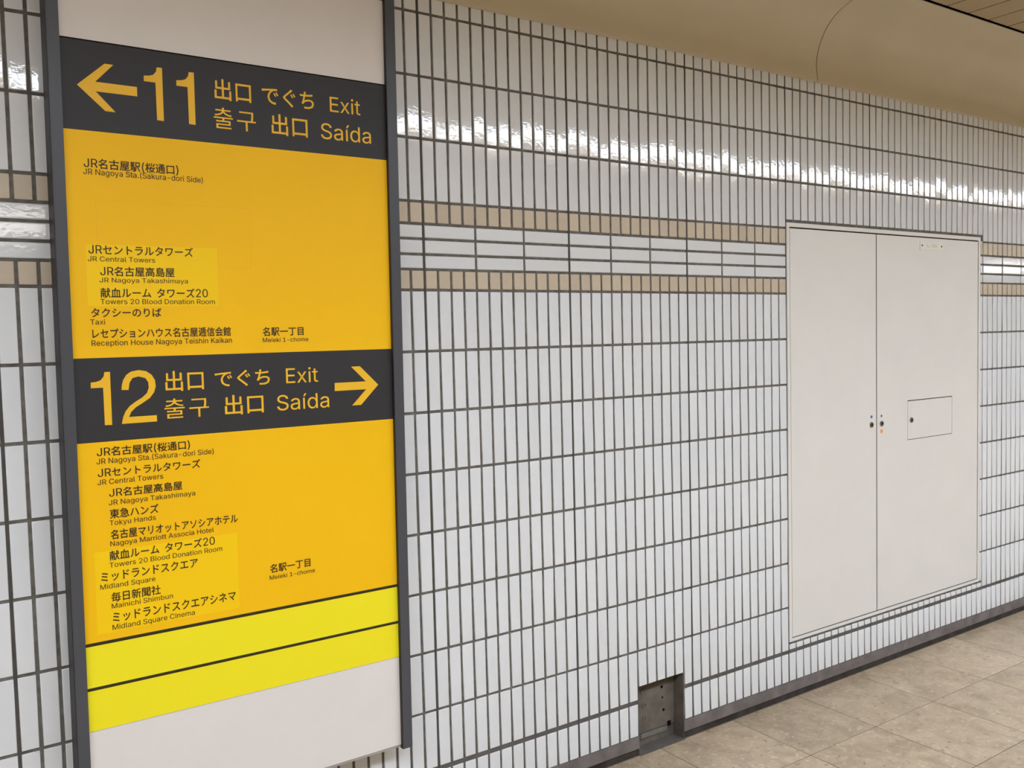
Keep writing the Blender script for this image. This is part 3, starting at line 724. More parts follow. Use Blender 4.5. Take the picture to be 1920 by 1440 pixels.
'E':(837,'120,0 120,1017 745,1017 745,903 249,903 249,572 711,572 711,457 249,457 249,114 750,114 750,0','0,1,4 4,1,2 4,2,3 0,4,5 0,5,8 8,5,6 8,6,7 0,8,9 0,9,10 0,10,11'),
'H':(1034,'120,0 120,1017 249,1017 249,578 785,578 785,1017 914,1017 914,0 785,0 785,464 249,464 249,0','0,1,2 0,2,3 4,5,6 4,6,7 0,3,10 10,3,4 10,4,9 9,4,7 0,10,11 8,9,7'),
'J':(793,'370,-14 306,-9 248,6 196,31 151,66 114,109 87,161 72,222 66,291 66,346 195,346 195,291 198,247 207,209 222,176 243,149 269,127 299,112 332,103 370,100 407,103 440,112 470,127 496,149 517,176 532,209 541,247 544,291 544,1017 673,1017 673,291 667,222 652,161 625,109 588,66 543,31 492,6 434,-9','27,28,29 27,29,30 8,9,10 8,10,11 7,8,11 7,11,12 26,27,30 26,30,31 7,12,13 25,26,31 25,31,32 6,7,13 6,13,14 24,25,32 6,14,15 23,24,32 5,6,15 23,32,33 5,15,16 22,23,33 5,16,17 21,22,33 20,21,33 5,17,18 20,33,34 4,5,18 4,18,19 19,20,34 4,19,34 3,4,34 3,34,35 2,3,35 2,35,36 1,2,36 1,36,37 0,1,37'),
'K':(933,'209,291 209,432 226,455 244,478 261,500 278,522 296,544 313,565 331,586 349,607 367,627 386,648 404,668 423,688 727,1017 897,1017 462,552 455,552 120,0,1 120,1017,1 249,1017,1 249,668,1 248,450,1 249,386,1 249,0,1 744,0,2 376,518,2 456,619,2 897,0,2','13,14,15 13,15,16 12,13,16 11,12,16 10,11,16 9,10,16 8,9,16 7,8,17 17,8,16 6,7,17 6,17,0 5,6,0 4,5,0 3,4,0 2,3,0 1,2,0 18,19,20 18,20,21 18,21,22 18,22,23 18,23,24 26,27,28 25,26,28'),
'L':(786,'120,0 120,1017 249,1017 249,114 722,114 722,0','0,1,2 0,2,3 0,3,4 0,4,5'),
'M':(1256,'120,0 120,1017 303,1017 554,374 575,318 598,245 623,168 643,98 615,98 636,165 660,242 684,316 705,374 953,1017 1136,1017 1136,0 1009,0 1009,582 1009,654 1010,737 1012,826 1014,914 1026,914 1018,891 1011,867 1003,843 995,819 964,726 935,644 912,582 684,0 572,0 341,582 318,642 290,722 258,815 224,914 238,914 240,832 242,743 243,657 244,582 244,0','0,1,36 36,1,2 36,2,37 37,2,3 12,13,21 21,13,14 21,14,22 22,14,15 0,36,38 38,36,35 38,37,35 35,37,3 12,21,24 24,21,20 23,22,15 24,23,15 12,24,25 20,24,15 12,25,26 0,38,39 19,20,15 12,26,27 34,35,3 0,39,40 18,19,15 12,27,28 33,34,3 0,40,41 17,18,15 12,28,29 32,33,3 0,41,42 31,32,3 12,29,30 16,17,15 31,3,4 11,12,30 31,4,5 10,11,30 31,5,6 9,10,30 31,6,8 8,6,7 8,9,30 31,8,30'),
'N':(1047,'120,0 120,1017 272,1017 686,365 695,352 704,337 714,320 726,301 737,281 749,260 762,237 775,213 788,189 801,163 815,137 828,110 810,107 807,135 805,163 803,190 801,216 800,243 799,268 799,292 798,314 798,390 798,1017 927,1017 927,0 774,0 404,580 355,661 341,684 327,708 312,734 296,762 215,904 238,907 244,767 249,656 250,582 250,0','0,1,36 36,1,2 36,2,37 37,2,3 25,26,27 25,27,28 38,37,35 35,37,3 0,36,38 38,36,35 0,38,39 34,35,3 33,34,3 32,33,3 31,32,3 30,31,3 0,39,40 0,40,41 29,30,3 24,25,28 29,3,4 29,4,5 29,5,6 29,6,7 23,24,28 29,7,8 22,23,28 29,8,9 21,22,28 29,9,10 20,21,28 29,10,11 19,20,28 29,11,12 18,19,28 29,12,13 29,13,17 17,13,14 17,18,14 14,18,28 15,14,28 29,17,16 16,15,28 29,16,28'),
'R':(898,'120,0 120,1017 472,1017 528,1015 579,1007 625,995 666,977 702,955 733,929 759,900 781,866 797,830 809,790 816,748 819,704 816,660 809,618 797,579 781,543 759,510 733,481 702,456 666,434 625,417 579,405 528,398 472,395 251,395 251,510 467,510 505,512 539,516 569,523 595,534 618,547 638,562 654,580 667,601 677,624 685,649 689,675 690,704 689,733 685,761 677,786 667,809 654,831 638,849 618,865 595,879 568,890 538,898 504,903 466,904 249,904 249,0 706,0,1 460,458,1 606,458,1 856,0,1','0,1,54 54,1,2 54,2,3 54,3,4 54,4,5 54,5,6 54,6,7 54,7,8 54,8,53 53,8,9 0,54,55 52,53,9 51,52,9 51,9,10 50,51,10 49,50,10 48,49,10 48,10,11 47,48,11 46,47,11 45,46,11 45,11,12 44,45,12 44,12,13 43,44,13 42,43,13 42,13,14 41,42,14 40,41,14 40,14,15 39,40,15 39,15,16 38,39,16 37,38,16 37,16,17 36,37,17 35,36,17 35,17,18 34,35,18 33,34,18 33,18,19 32,33,19 31,32,19 30,31,19 29,30,19 27,28,29 27,29,19 27,19,20 27,20,21 27,21,22 27,22,23 27,23,24 27,24,25 27,25,26 56,57,58 56,58,59'),
'S':(893,'447,-18 394,-15 344,-9 298,3 255,18 216,38 182,62 153,89 128,120 107,154 92,191 82,231 76,273 209,273 213,245 221,219 232,196 247,175 265,157 285,142 308,128 333,117 360,109 388,103 417,100 447,98 481,100 513,104 543,111 572,121 598,133 621,147 641,164 659,184 673,205 683,228 689,252 691,279 689,302 684,323 676,341 664,358 649,373 632,386 613,398 592,409 568,419 543,428 517,437 490,445 367,479 308,498 255,521 210,548 172,578 142,613 121,652 108,696 104,745 107,787 115,826 130,862 150,896 175,926 204,953 238,976 275,996 316,1011 360,1022 406,1029 454,1031 503,1029 549,1022 592,1011 632,995 669,976 701,953 730,927 754,897 774,865 788,831 798,794 802,756 675,756 667,792 653,824 632,851 604,875 571,893 535,906 494,914 450,917 418,916 388,912 360,905 335,896 311,884 290,870 272,854 257,836 245,817 237,796 232,774 230,751 232,726 238,704 248,684 262,667 279,652 297,638 317,626 339,616 361,607 383,599 404,593 425,587 529,559 551,552 574,545 598,537 623,527 648,516 672,504 695,491 717,475 738,458 757,439 774,418 789,395 801,370 810,341 815,311 817,277 814,237 806,198 792,161 773,127 749,95 720,67 686,42 647,21 603,4 555,-8 503,-15','69,70,71 68,69,71 68,71,72 67,68,72 67,72,73 66,67,73 66,73,74 65,66,74 65,74,75 64,65,75 64,75,76 64,76,77 63,64,77 63,77,91 91,77,90 90,77,78 62,63,92 92,63,91 62,92,93 89,90,78 62,93,94 88,89,78 62,94,95 88,78,79 61,62,95 61,95,96 87,88,79 61,96,97 86,87,79 61,97,98 86,79,80 60,61,98 60,98,99 85,86,80 60,99,100 85,80,81 59,60,100 84,85,81 59,100,101 59,101,102 84,81,82 83,84,82 58,59,102 58,102,103 58,103,104 57,58,104 57,104,105 57,105,106 56,57,106 56,106,107 56,107,108 55,56,108 55,108,109 55,109,110 55,110,111 55,111,112 54,55,112 54,112,113 54,113,114 54,114,115 54,115,116 53,54,116 53,116,117 53,117,118 52,53,118 52,118,119 52,119,120 52,120,121 51,52,121 51,121,122 51,122,123 50,51,123 50,123,124 49,50,124 49,124,125 49,125,126 48,49,126 48,126,127 47,48,127 46,47,127 45,46,127 45,127,128 44,45,128 43,44,128 43,128,129 42,43,129 41,42,129 41,129,130 40,41,130 40,130,131 39,40,131 38,39,131 38,131,132 37,38,132 36,37,132 36,132,133 11,12,13 11,13,14 35,36,133 11,14,15 35,133,134 10,11,15 34,35,134 10,15,16 33,34,134 33,134,135 10,16,17 9,10,17 32,33,135 9,17,18 31,32,135 31,135,136 9,18,19 8,9,19 30,31,136 8,19,20 29,30,136 8,20,21 29,136,137 28,29,137 7,8,21 7,21,22 27,28,137 7,22,23 26,27,137 7,23,24 25,26,137 7,24,25 7,25,137 7,137,138 6,7,138 6,138,139 5,6,139 5,139,140 4,5,140 4,140,141 3,4,141 3,141,142 2,3,142 2,142,143 1,2,143 1,143,0'),
'T':(897,'64,903 64,1017 834,1017 834,903 513,903 513,0 385,0 385,903','0,1,2 0,2,3 7,0,3 6,7,4 4,7,3 6,4,5'),
'a':(778,'320,-17 285,-15 251,-10 219,-2 189,10 161,25 136,43 114,65 95,89 80,117 69,147 63,180 61,216 62,247 67,275 75,300 86,322 100,341 116,358 135,373 155,386 177,397 200,407 225,415 251,421 277,427 303,432 330,436 356,440 467,453 487,456 505,460 519,464 531,470 540,477 546,485 550,496 551,509 551,513 550,536 547,557 541,576 533,593 523,609 511,622 496,634 480,644 461,652 440,657 417,661 391,662 365,661 341,657 319,652 298,645 280,635 263,625 248,614 235,602 224,588 214,575 206,561 200,548 82,582 97,615 114,644 134,670 157,692 182,711 209,727 236,740 266,751 296,759 327,764 357,768 388,769 409,768 431,766 454,763 478,759 502,752 526,744 549,733 572,721 593,705 612,687 629,665 645,640 657,612 666,580 671,543 673,503 673,0 553,0 553,104 545,104 537,90 528,77 517,63 504,49 489,36 472,23 452,12 431,2 407,-6 380,-12 351,-16 341,91 374,92 404,97 431,106 456,117 478,132 497,148 513,166 527,186 537,208 545,230 550,253 551,276 551,380 546,375 539,371 530,367 519,364 506,361 493,357 478,354 463,352 400,342 351,336 329,333 309,329 288,323 269,317 250,310 234,301 219,290 207,279 197,265 189,249 185,230 184,210 185,191 189,174 195,158 204,144 215,132 228,121 243,112 259,104 278,98 298,94 318,92','74,75,76 74,76,77 73,74,77 73,77,78 72,73,78 72,78,79 71,72,79 71,79,80 71,80,81 70,71,81 70,81,82 69,70,82 69,82,83 68,69,83 68,83,84 67,68,84 67,84,85 66,67,85 66,85,86 65,66,51 51,66,50 50,66,86 50,86,49 49,86,87 65,51,52 48,49,87 65,52,53 47,48,87 65,53,54 46,47,87 65,54,55 64,65,55 45,46,87 45,87,88 64,55,56 44,45,88 64,56,57 43,44,88 63,64,57 63,57,58 43,88,89 42,43,89 63,58,59 41,42,89 63,59,60 62,63,61 61,63,60 41,89,90 40,41,90 39,40,90 39,90,91 38,39,91 37,38,91 36,37,91 36,91,92 35,36,92 34,35,92 33,34,92 32,33,120 120,33,92 31,32,120 30,31,120 29,30,120 28,29,120 27,28,120 26,27,120 25,26,120 24,25,120 23,24,120 22,23,120 21,22,120 20,21,120 19,20,120 19,120,121 119,120,92 19,121,122 18,19,122 18,122,123 18,123,124 18,124,125 18,125,126 17,18,126 17,126,127 17,127,128 17,128,129 17,129,130 16,17,130 16,130,131 16,131,132 16,132,133 16,133,134 15,16,134 15,134,135 15,135,136 15,136,137 14,15,137 14,137,138 14,138,139 118,119,92 13,14,139 13,139,140 117,118,92 13,140,141 12,13,141 12,141,142 116,117,92 11,12,142 11,142,143 115,116,92 11,143,144 114,115,92 10,11,144 10,144,145 113,114,94 94,114,92 10,145,146 112,113,94 9,10,146 9,146,147 9,147,148 111,112,94 9,148,149 110,111,94 8,9,149 8,149,150 109,110,95 95,110,94 8,150,151 109,95,96 93,94,92 8,151,152 108,109,96 8,152,153 107,108,96 8,153,107 8,107,96 8,96,97 7,8,97 7,97,98 6,7,98 6,98,99 6,99,100 5,6,100 5,100,101 4,5,101 4,101,102 4,102,103 3,4,103 3,103,104 2,3,104 2,104,105 1,2,105 1,105,106 0,1,106'),
'b':(849,'459,-16 426,-15 396,-10 369,-3 345,8 324,20 305,33 289,47 276,62 264,78 253,92 244,105 236,117 224,117 224,0 105,0 105,1017 227,1017 227,638 236,638 244,650 253,663 263,677 275,691 288,706 304,720 322,733 343,745 366,756 393,763 424,767 458,769 504,766 548,757 588,742 626,721 660,695 691,663 717,627 740,585 757,539 770,489 778,435 780,378 778,319 770,265 758,215 740,169 718,127 691,91 661,59 626,32 589,11 548,-4 505,-13 440,94 474,96 505,103 533,115 559,131 581,152 601,175 618,203 632,233 642,266 650,302 655,339 656,379 655,418 650,455 643,490 632,522 618,552 602,579 582,603 560,623 534,639 506,650 475,657 440,660 407,657 376,651 348,640 322,624 300,605 280,582 264,555 250,526 239,493 231,458 227,420 225,379 227,338 232,299 239,263 250,230 264,200 281,173 301,150 323,130 349,114 377,103 407,96','15,16,17 15,17,18 30,31,32 29,30,32 29,32,33 28,29,33 28,33,34 27,28,34 26,27,34 26,34,35 25,26,35 25,35,36 24,25,36 23,24,36 23,36,37 22,23,37 21,22,37 21,37,79 79,37,78 78,37,38 20,21,79 20,79,80 20,80,81 77,78,38 20,81,82 76,77,38 19,20,82 19,82,83 75,76,38 15,18,19 15,19,88 88,19,87 87,19,86 86,19,85 85,19,84 84,19,83 75,38,39 74,75,39 73,74,39 73,39,40 72,73,40 71,72,40 71,40,41 70,71,41 15,88,89 69,70,41 69,41,42 15,89,90 68,69,42 68,42,43 15,90,91 67,68,43 15,91,92 66,67,43 66,43,44 65,66,44 15,92,93 65,44,45 64,65,45 15,93,94 63,64,45 63,45,46 15,94,95 62,63,46 15,95,96 62,46,47 61,62,47 15,96,13 13,96,97 60,61,47 13,97,98 60,47,48 59,60,48 13,98,99 58,59,48 13,99,12 12,99,100 58,48,49 15,13,14 11,12,100 57,58,49 11,100,101 10,11,101 56,57,49 10,101,102 55,56,49 10,102,55 10,55,49 9,10,49 9,49,50 8,9,50 7,8,50 7,50,51 6,7,51 5,6,51 5,51,52 4,5,52 4,52,53 3,4,53 2,3,53 2,53,54 1,2,54 1,54,0'),
'c':(791,'414,-16 365,-13 318,-4 274,11 234,33 197,60 164,92 136,128 112,170 93,216 79,265 71,318 68,375 71,432 79,486 93,536 112,582 136,624 164,661 197,693 234,720 274,741 318,757 365,766 414,769 442,768 469,765 495,761 520,754 544,746 567,736 589,725 610,712 630,697 648,681 665,663 680,644 693,623 705,601 715,578 723,554 606,524 601,538 595,552 589,566 581,578 572,590 562,601 551,612 540,621 527,630 514,638 499,644 484,650 468,654 451,657 433,659 414,660 379,657 346,650 316,638 290,620 267,599 247,575 230,547 217,517 206,484 199,449 194,413 193,375 194,338 199,302 206,268 217,235 230,204 247,177 267,153 290,132 316,115 346,103 379,95 414,93 433,94 452,95 469,99 485,103 501,109 515,115 529,123 541,132 553,142 564,153 574,165 583,177 591,191 598,205 604,219 608,234 726,205 718,180 708,156 696,133 682,112 667,93 650,75 632,58 612,43 591,29 569,17 546,7 521,-1 496,-8 470,-13 442,-15','23,24,25 23,25,26 22,23,26 22,26,27 22,27,28 21,22,28 21,28,29 21,29,30 20,21,30 20,30,31 20,31,32 19,20,32 19,32,33 19,33,34 18,19,34 18,34,35 18,35,57 57,35,56 56,35,36 17,18,58 58,18,57 55,56,36 17,58,59 54,55,36 53,54,36 17,59,60 52,53,36 51,52,36 51,36,37 50,51,37 17,60,61 49,50,37 16,17,61 49,37,38 48,49,38 16,61,62 47,48,38 46,47,38 46,38,39 16,62,63 45,46,39 15,16,63 44,45,39 44,39,40 15,63,64 43,44,40 43,40,42 42,40,41 15,64,65 14,15,65 14,65,66 13,14,66 13,66,67 13,67,68 12,13,68 12,68,69 11,12,69 11,69,70 11,70,71 10,11,71 10,71,72 10,72,73 9,10,73 9,73,74 96,97,98 95,96,98 8,9,74 95,98,99 94,95,99 8,74,75 93,94,99 93,99,100 92,93,100 8,75,76 7,8,76 91,92,100 91,100,101 7,76,77 90,91,101 89,90,101 89,101,102 88,89,102 7,77,78 6,7,78 87,88,102 86,87,102 6,78,79 86,102,103 85,86,103 84,85,103 6,79,80 83,84,103 82,83,103 6,80,81 81,82,103 6,81,103 6,103,104 5,6,104 5,104,105 4,5,105 4,105,106 4,106,107 3,4,107 3,107,108 3,108,109 2,3,109 2,109,110 2,110,111 1,2,111 1,111,112 1,112,113 0,1,113'),
'd':(849,'391,-16 345,-13 301,-4 261,11 223,32 189,59 158,91 132,127 109,169 91,215 79,265 71,319 68,378 71,435 79,489 92,539 110,585 132,627 159,663 189,695 224,721 261,742 302,757 345,766 391,769 425,767 455,763 482,756 506,745 527,733 545,720 561,706 575,691 586,677 597,663 605,650 612,638 621,638 621,1017 744,1017 744,0 625,0 625,117 613,117 606,105 597,92 586,78 574,62 560,47 544,33 525,20 505,8 481,-3 454,-10 424,-15 409,94 442,96 473,103 501,114 526,130 549,150 568,173 585,200 599,230 610,263 617,299 622,338 623,379 622,420 617,458 610,493 599,526 586,555 569,582 549,605 527,624 501,640 473,651 442,657 409,660 375,657 343,650 315,639 289,623 267,603 247,579 230,552 217,522 206,490 199,455 194,418 193,379 194,339 199,302 206,266 217,233 231,203 248,175 267,152 290,131 316,115 344,103 375,96','37,38,39 37,39,40 23,24,25 23,25,26 22,23,26 22,26,27 21,22,27 21,27,28 21,28,29 20,21,29 20,29,30 19,20,30 19,30,31 19,31,32 18,19,32 18,32,33 18,33,34 17,18,80 80,18,79 79,18,34 79,34,35 78,79,35 77,78,35 17,80,81 76,77,35 17,81,82 76,35,36 75,76,36 17,82,83 75,36,37 75,37,74 74,37,73 73,37,72 72,37,71 71,37,70 70,37,40 16,17,83 16,83,84 16,84,85 15,16,85 15,85,86 15,86,87 14,15,87 14,87,88 69,70,40 14,88,89 13,14,89 68,69,40 13,89,90 12,13,90 67,68,40 12,90,91 12,91,92 66,67,40 11,12,92 11,92,93 65,66,40 10,11,93 10,93,94 64,65,40 10,94,95 9,10,95 63,64,40 9,95,96 62,63,40 8,9,96 8,96,97 61,62,42 42,62,40 8,97,98 60,61,42 7,8,98 7,98,99 59,60,42 7,99,100 58,59,43 43,59,42 6,7,100 58,43,44 41,42,40 6,100,101 57,58,44 57,44,45 6,101,102 56,57,45 6,102,55 55,56,45 6,55,45 6,45,46 5,6,46 5,46,47 5,47,48 4,5,48 4,48,49 4,49,50 3,4,50 3,50,51 2,3,51 2,51,52 2,52,53 1,2,53 1,53,54 0,1,54'),
'e':(808,'424,-16 371,-13 321,-4 276,11 234,33 196,60 163,92 135,128 111,170 92,215 79,265 71,317 68,374 71,430 79,483 92,533 111,579 134,622 162,659 194,691 230,719 270,741 314,756 360,766 410,769 441,768 472,764 502,757 532,748 560,736 588,721 614,703 638,682 661,657 681,630 699,598 714,564 726,525 735,483 740,438 742,388 742,339 150,339 150,442 676,442 619,404 618,441 613,475 606,507 595,537 582,564 566,589 547,610 525,628 501,642 473,652 443,658 410,660 377,658 346,652 318,641 293,627 270,609 249,588 232,565 218,539 206,511 198,483 193,453 192,422 192,355 194,315 199,277 208,243 221,212 237,185 256,161 277,140 302,123 329,109 359,100 391,94 425,92 447,93 468,96 488,100 507,105 525,113 542,122 557,133 571,145 583,160 594,175 603,192 611,211 730,182 720,153 706,126 690,102 670,79 648,58 623,39 595,23 565,9 533,-2 499,-10 462,-15','23,24,25 23,25,26 22,23,26 22,26,27 22,27,28 21,22,28 21,28,29 20,21,29 20,29,30 20,30,31 19,20,31 19,31,32 18,19,32 18,32,57 57,32,33 18,57,58 56,57,33 17,18,58 55,56,33 17,58,59 55,33,34 54,55,34 17,59,60 53,54,34 17,60,61 53,34,35 52,53,35 17,61,62 16,17,62 51,52,35 16,62,63 51,35,36 50,51,36 16,63,64 15,16,64 15,64,65 49,50,36 49,36,37 15,65,66 48,49,37 14,15,66 48,37,38 14,66,67 47,48,38 47,38,39 13,14,67 13,67,68 46,47,44 44,47,39 13,68,43 43,68,69 13,43,42 69,43,46 46,43,44 45,44,39 69,46,45 45,39,40 12,13,42 70,69,45 70,45,40 70,40,41 11,12,42 71,70,41 11,42,41 11,41,71 10,11,71 10,71,72 10,72,73 9,10,73 9,73,74 8,9,74 8,74,75 93,94,95 92,93,95 8,75,76 92,95,96 91,92,96 7,8,76 7,76,77 90,91,96 90,96,97 89,90,97 7,77,78 88,89,97 6,7,78 88,97,98 6,78,79 87,88,98 86,87,98 6,79,80 85,86,98 85,98,99 6,80,81 84,85,99 83,84,99 6,81,82 82,83,99 6,82,99 5,6,99 5,99,100 4,5,100 4,100,101 4,101,102 3,4,102 3,102,103 2,3,103 2,103,104 2,104,105 1,2,105 1,105,106 0,1,106'),
'g':(850,'414,-301 373,-300 335,-296 300,-289 268,-279 238,-267 211,-254 186,-238 165,-220 145,-201 128,-181 113,-160 101,-139 203,-81 211,-93 221,-106 231,-119 243,-132 256,-145 272,-156 289,-167 309,-177 331,-184 355,-190 383,-193 414,-195 458,-192 498,-184 533,-170 564,-150 590,-125 608,-93 619,-56 623,-12 623,137 612,137 605,124 596,111 585,97 573,83 560,69 544,55 525,43 505,31 481,22 454,15 424,11 390,10 345,12 303,20 263,34 225,53 191,78 160,107 133,141 110,180 92,224 79,272 71,325 68,382 71,439 79,492 92,541 110,587 133,627 159,664 190,695 225,721 263,742 303,757 346,766 392,769 426,767 456,763 483,756 507,746 528,734 546,721 563,707 576,692 588,677 599,663 608,650 615,638 626,638 626,759 745,759 745,-18 742,-65 734,-108 720,-146 701,-180 676,-209 649,-234 617,-255 581,-272 542,-285 502,-294 459,-299 410,118 443,120 474,126 502,136 527,150 550,168 569,189 586,214 600,242 611,273 619,308 623,345 625,385 623,425 619,461 611,496 600,528 586,557 570,583 550,605 528,624 503,640 474,651 443,657 410,660 376,657 344,650 316,639 290,623 267,603 248,580 231,554 217,525 206,493 199,459 194,423 193,385 194,346 199,310 207,276 217,245 231,217 248,192 268,170 291,152 316,137 345,126 376,120','70,71,72 70,72,73 69,70,73 69,73,74 84,85,86 84,86,87 68,69,74 68,74,75 68,75,76 67,68,76 67,76,77 66,67,77 66,77,78 66,78,79 65,66,79 65,79,80 65,80,81 64,65,124 124,65,123 123,65,81 123,81,82 122,123,82 121,122,82 64,124,125 120,121,82 64,125,126 120,82,83 119,120,83 64,126,127 119,83,84 119,84,118 118,84,117 117,84,116 116,84,115 115,84,114 114,84,87 63,64,127 63,127,128 63,128,129 62,63,129 62,129,130 62,130,131 61,62,131 61,131,132 113,114,87 61,132,133 60,61,133 112,113,87 60,133,134 59,60,134 111,112,87 59,134,135 59,135,136 110,111,87 58,59,136 58,136,137 109,110,87 57,58,137 57,137,138 108,109,87 57,138,139 107,108,87 56,57,139 56,139,140 106,107,87 55,56,140 55,140,141 105,106,34 34,106,87 55,141,142 104,105,34 54,55,142 54,142,143 103,104,34 54,143,144 102,103,35 35,103,34 53,54,144 53,144,145 102,35,36 33,34,87 101,102,36 53,145,146 100,101,36 100,36,37 53,146,99 99,100,37 53,99,37 53,37,38 52,53,38 52,38,39 52,39,40 51,52,40 51,40,41 51,41,42 50,51,42 50,42,43 49,50,43 49,43,44 49,44,45 48,49,45 48,45,46 47,48,46 32,33,87 32,87,88 31,32,88 31,88,89 12,13,14 30,31,89 12,14,15 12,15,16 30,89,90 12,16,17 29,30,90 12,17,18 11,12,18 11,18,19 29,90,91 28,29,91 11,19,20 10,11,20 10,20,21 27,28,91 10,21,22 27,91,92 9,10,22 26,27,92 9,22,23 9,23,24 25,26,92 9,24,25 9,25,92 8,9,92 8,92,93 7,8,93 7,93,94 6,7,94 5,6,94 5,94,95 4,5,95 4,95,96 3,4,96 3,96,97 2,3,97 2,97,98 1,2,98 1,98,0'),
'h':(820,'227,453 227,0 105,0 105,1017 227,1017 227,575 205,575 224,623 247,664 274,698 304,724 338,744 374,758 413,766 455,769 492,767 527,761 560,751 590,737 618,719 642,697 663,671 681,642 696,608 706,569 712,527 714,481 714,0 592,0 592,470 589,512 580,549 566,582 546,609 521,630 491,646 458,655 420,658 393,657 368,652 344,645 322,635 301,622 283,606 266,587 253,565 242,541 234,515 229,485','2,3,4 2,4,6 6,4,7 7,4,5 13,14,15 13,15,16 12,13,16 12,16,17 11,12,17 11,17,18 10,11,18 10,18,19 9,10,19 9,19,20 8,9,20 8,20,21 8,21,37 37,21,22 7,8,39 39,8,38 38,8,37 36,37,22 35,36,22 7,39,40 34,35,22 7,40,41 34,22,23 7,41,42 33,34,23 5,7,42 5,42,43 32,33,23 32,23,24 5,43,44 5,44,45 31,32,24 2,6,5 2,5,47 47,5,46 46,5,45 31,24,25 30,31,25 30,25,26 2,47,48 29,30,26 2,48,0 29,26,27 28,29,27 2,0,1'),
'i':(333,'105,0 105,759 227,759 227,0 167,886,1 150,887,1 135,892,1 121,899,1 108,909,1 97,922,1 89,935,1 84,950,1 83,966,1 84,983,1 89,998,1 97,1011,1 108,1024,1 121,1034,1 135,1042,1 150,1046,1 167,1047,1 184,1046,1 200,1042,1 215,1034,1 228,1024,1 239,1011,1 246,998,1 251,983,1 253,966,1 251,950,1 246,935,1 239,922,1 228,909,1 215,899,1 200,892,1 184,887,1','0,1,2 0,2,3 19,20,21 18,19,21 18,21,22 17,18,22 17,22,23 16,17,23 16,23,24 15,16,24 15,24,25 15,25,26 14,15,26 13,14,26 13,26,27 12,13,27 12,27,28 11,12,28 11,28,29 10,11,29 10,29,30 9,10,30 9,30,31 8,9,31 8,31,32 7,8,32 7,32,33 7,33,34 6,7,34 5,6,34 5,34,35 4,5,35'),
'k':(761,'220,273 220,423 241,423 569,759 720,759 368,399 354,399 105,0,1 105,1017,1 227,1017,1 227,0,1 588,0,2 296,371,2 382,457,2 744,0,2','2,3,4 2,4,5 0,1,2 0,2,6 6,2,5 7,8,9 7,9,10 12,13,14 11,12,14'),
'l':(378,'279,-5 237,-2 202,6 172,21 148,40 129,65 116,95 108,129 105,169 105,1017 227,1017 227,197 228,173 231,153 235,137 240,125 248,116 260,109 274,105 292,104 321,105 339,109 361,5 323,-2 312,-3 301,-4 290,-5','8,9,10 8,10,11 8,11,12 8,12,13 7,8,13 7,13,14 7,14,15 6,7,15 6,15,16 6,16,17 6,17,18 20,21,22 19,20,22 6,18,19 6,19,22 5,6,22 4,5,22 3,4,22 2,3,22 1,2,22 1,22,23 1,23,24 0,1,24 0,24,25 0,25,26'),
'm':(1220,'105,0 105,759 224,759 225,591 215,591 224,620 235,646 249,670 265,692 283,711 302,727 322,741 344,752 367,761 390,767 414,771 438,772 478,769 514,760 546,744 575,721 598,694 618,663 632,628 642,589 625,589 633,616 644,642 658,665 674,686 693,706 714,723 737,737 761,750 788,760 815,767 844,771 873,772 906,770 937,765 966,756 994,744 1020,727 1043,708 1064,684 1081,657 1095,626 1106,591 1112,553 1114,510 1114,0 991,0 991,507 989,546 980,578 965,605 945,625 921,641 895,652 867,659 837,661 812,660 789,656 768,649 748,639 731,628 715,614 702,598 691,580 682,561 676,540 672,518 671,494 671,0 548,0 548,520 546,550 538,577 524,601 506,622 483,639 458,651 430,659 399,661 377,660 356,656 335,649 315,640 296,628 280,614 265,598 252,578 241,557 233,532 229,505 227,476 227,0','15,16,17 36,37,38 14,15,17 35,36,38 35,38,39 14,17,18 13,14,18 34,35,39 34,39,40 12,13,18 33,34,40 12,18,19 0,1,2 0,2,4 4,2,5 5,2,3 33,40,41 11,12,19 32,33,41 11,19,20 32,41,42 10,11,20 31,32,42 31,42,43 9,10,20 30,31,43 9,20,21 8,9,21 30,43,44 29,30,44 8,21,22 7,8,22 28,29,44 28,44,45 6,7,84 84,7,83 83,7,22 27,28,61 61,28,60 60,28,45 83,22,82 82,22,23 59,60,45 6,84,85 27,61,62 58,59,45 81,82,23 58,45,46 6,85,86 27,62,63 57,58,46 80,81,23 6,86,87 27,63,64 5,6,87 26,27,64 56,57,46 5,87,88 26,64,65 79,80,23 5,88,89 79,23,26 26,23,24 26,65,66 56,46,47 55,56,47 78,79,26 3,5,89 78,26,25 24,26,66 3,89,90 24,66,67 54,55,47 77,78,25 24,67,68 3,90,91 54,47,48 0,4,3 0,3,93 93,3,92 92,3,91 77,25,24 77,24,68 77,68,69 53,54,48 76,77,69 76,69,70 53,48,49 75,76,70 52,53,49 75,70,71 0,93,94 74,75,71 74,71,72 52,49,50 51,52,50 0,94,95 74,72,73 0,95,96'),
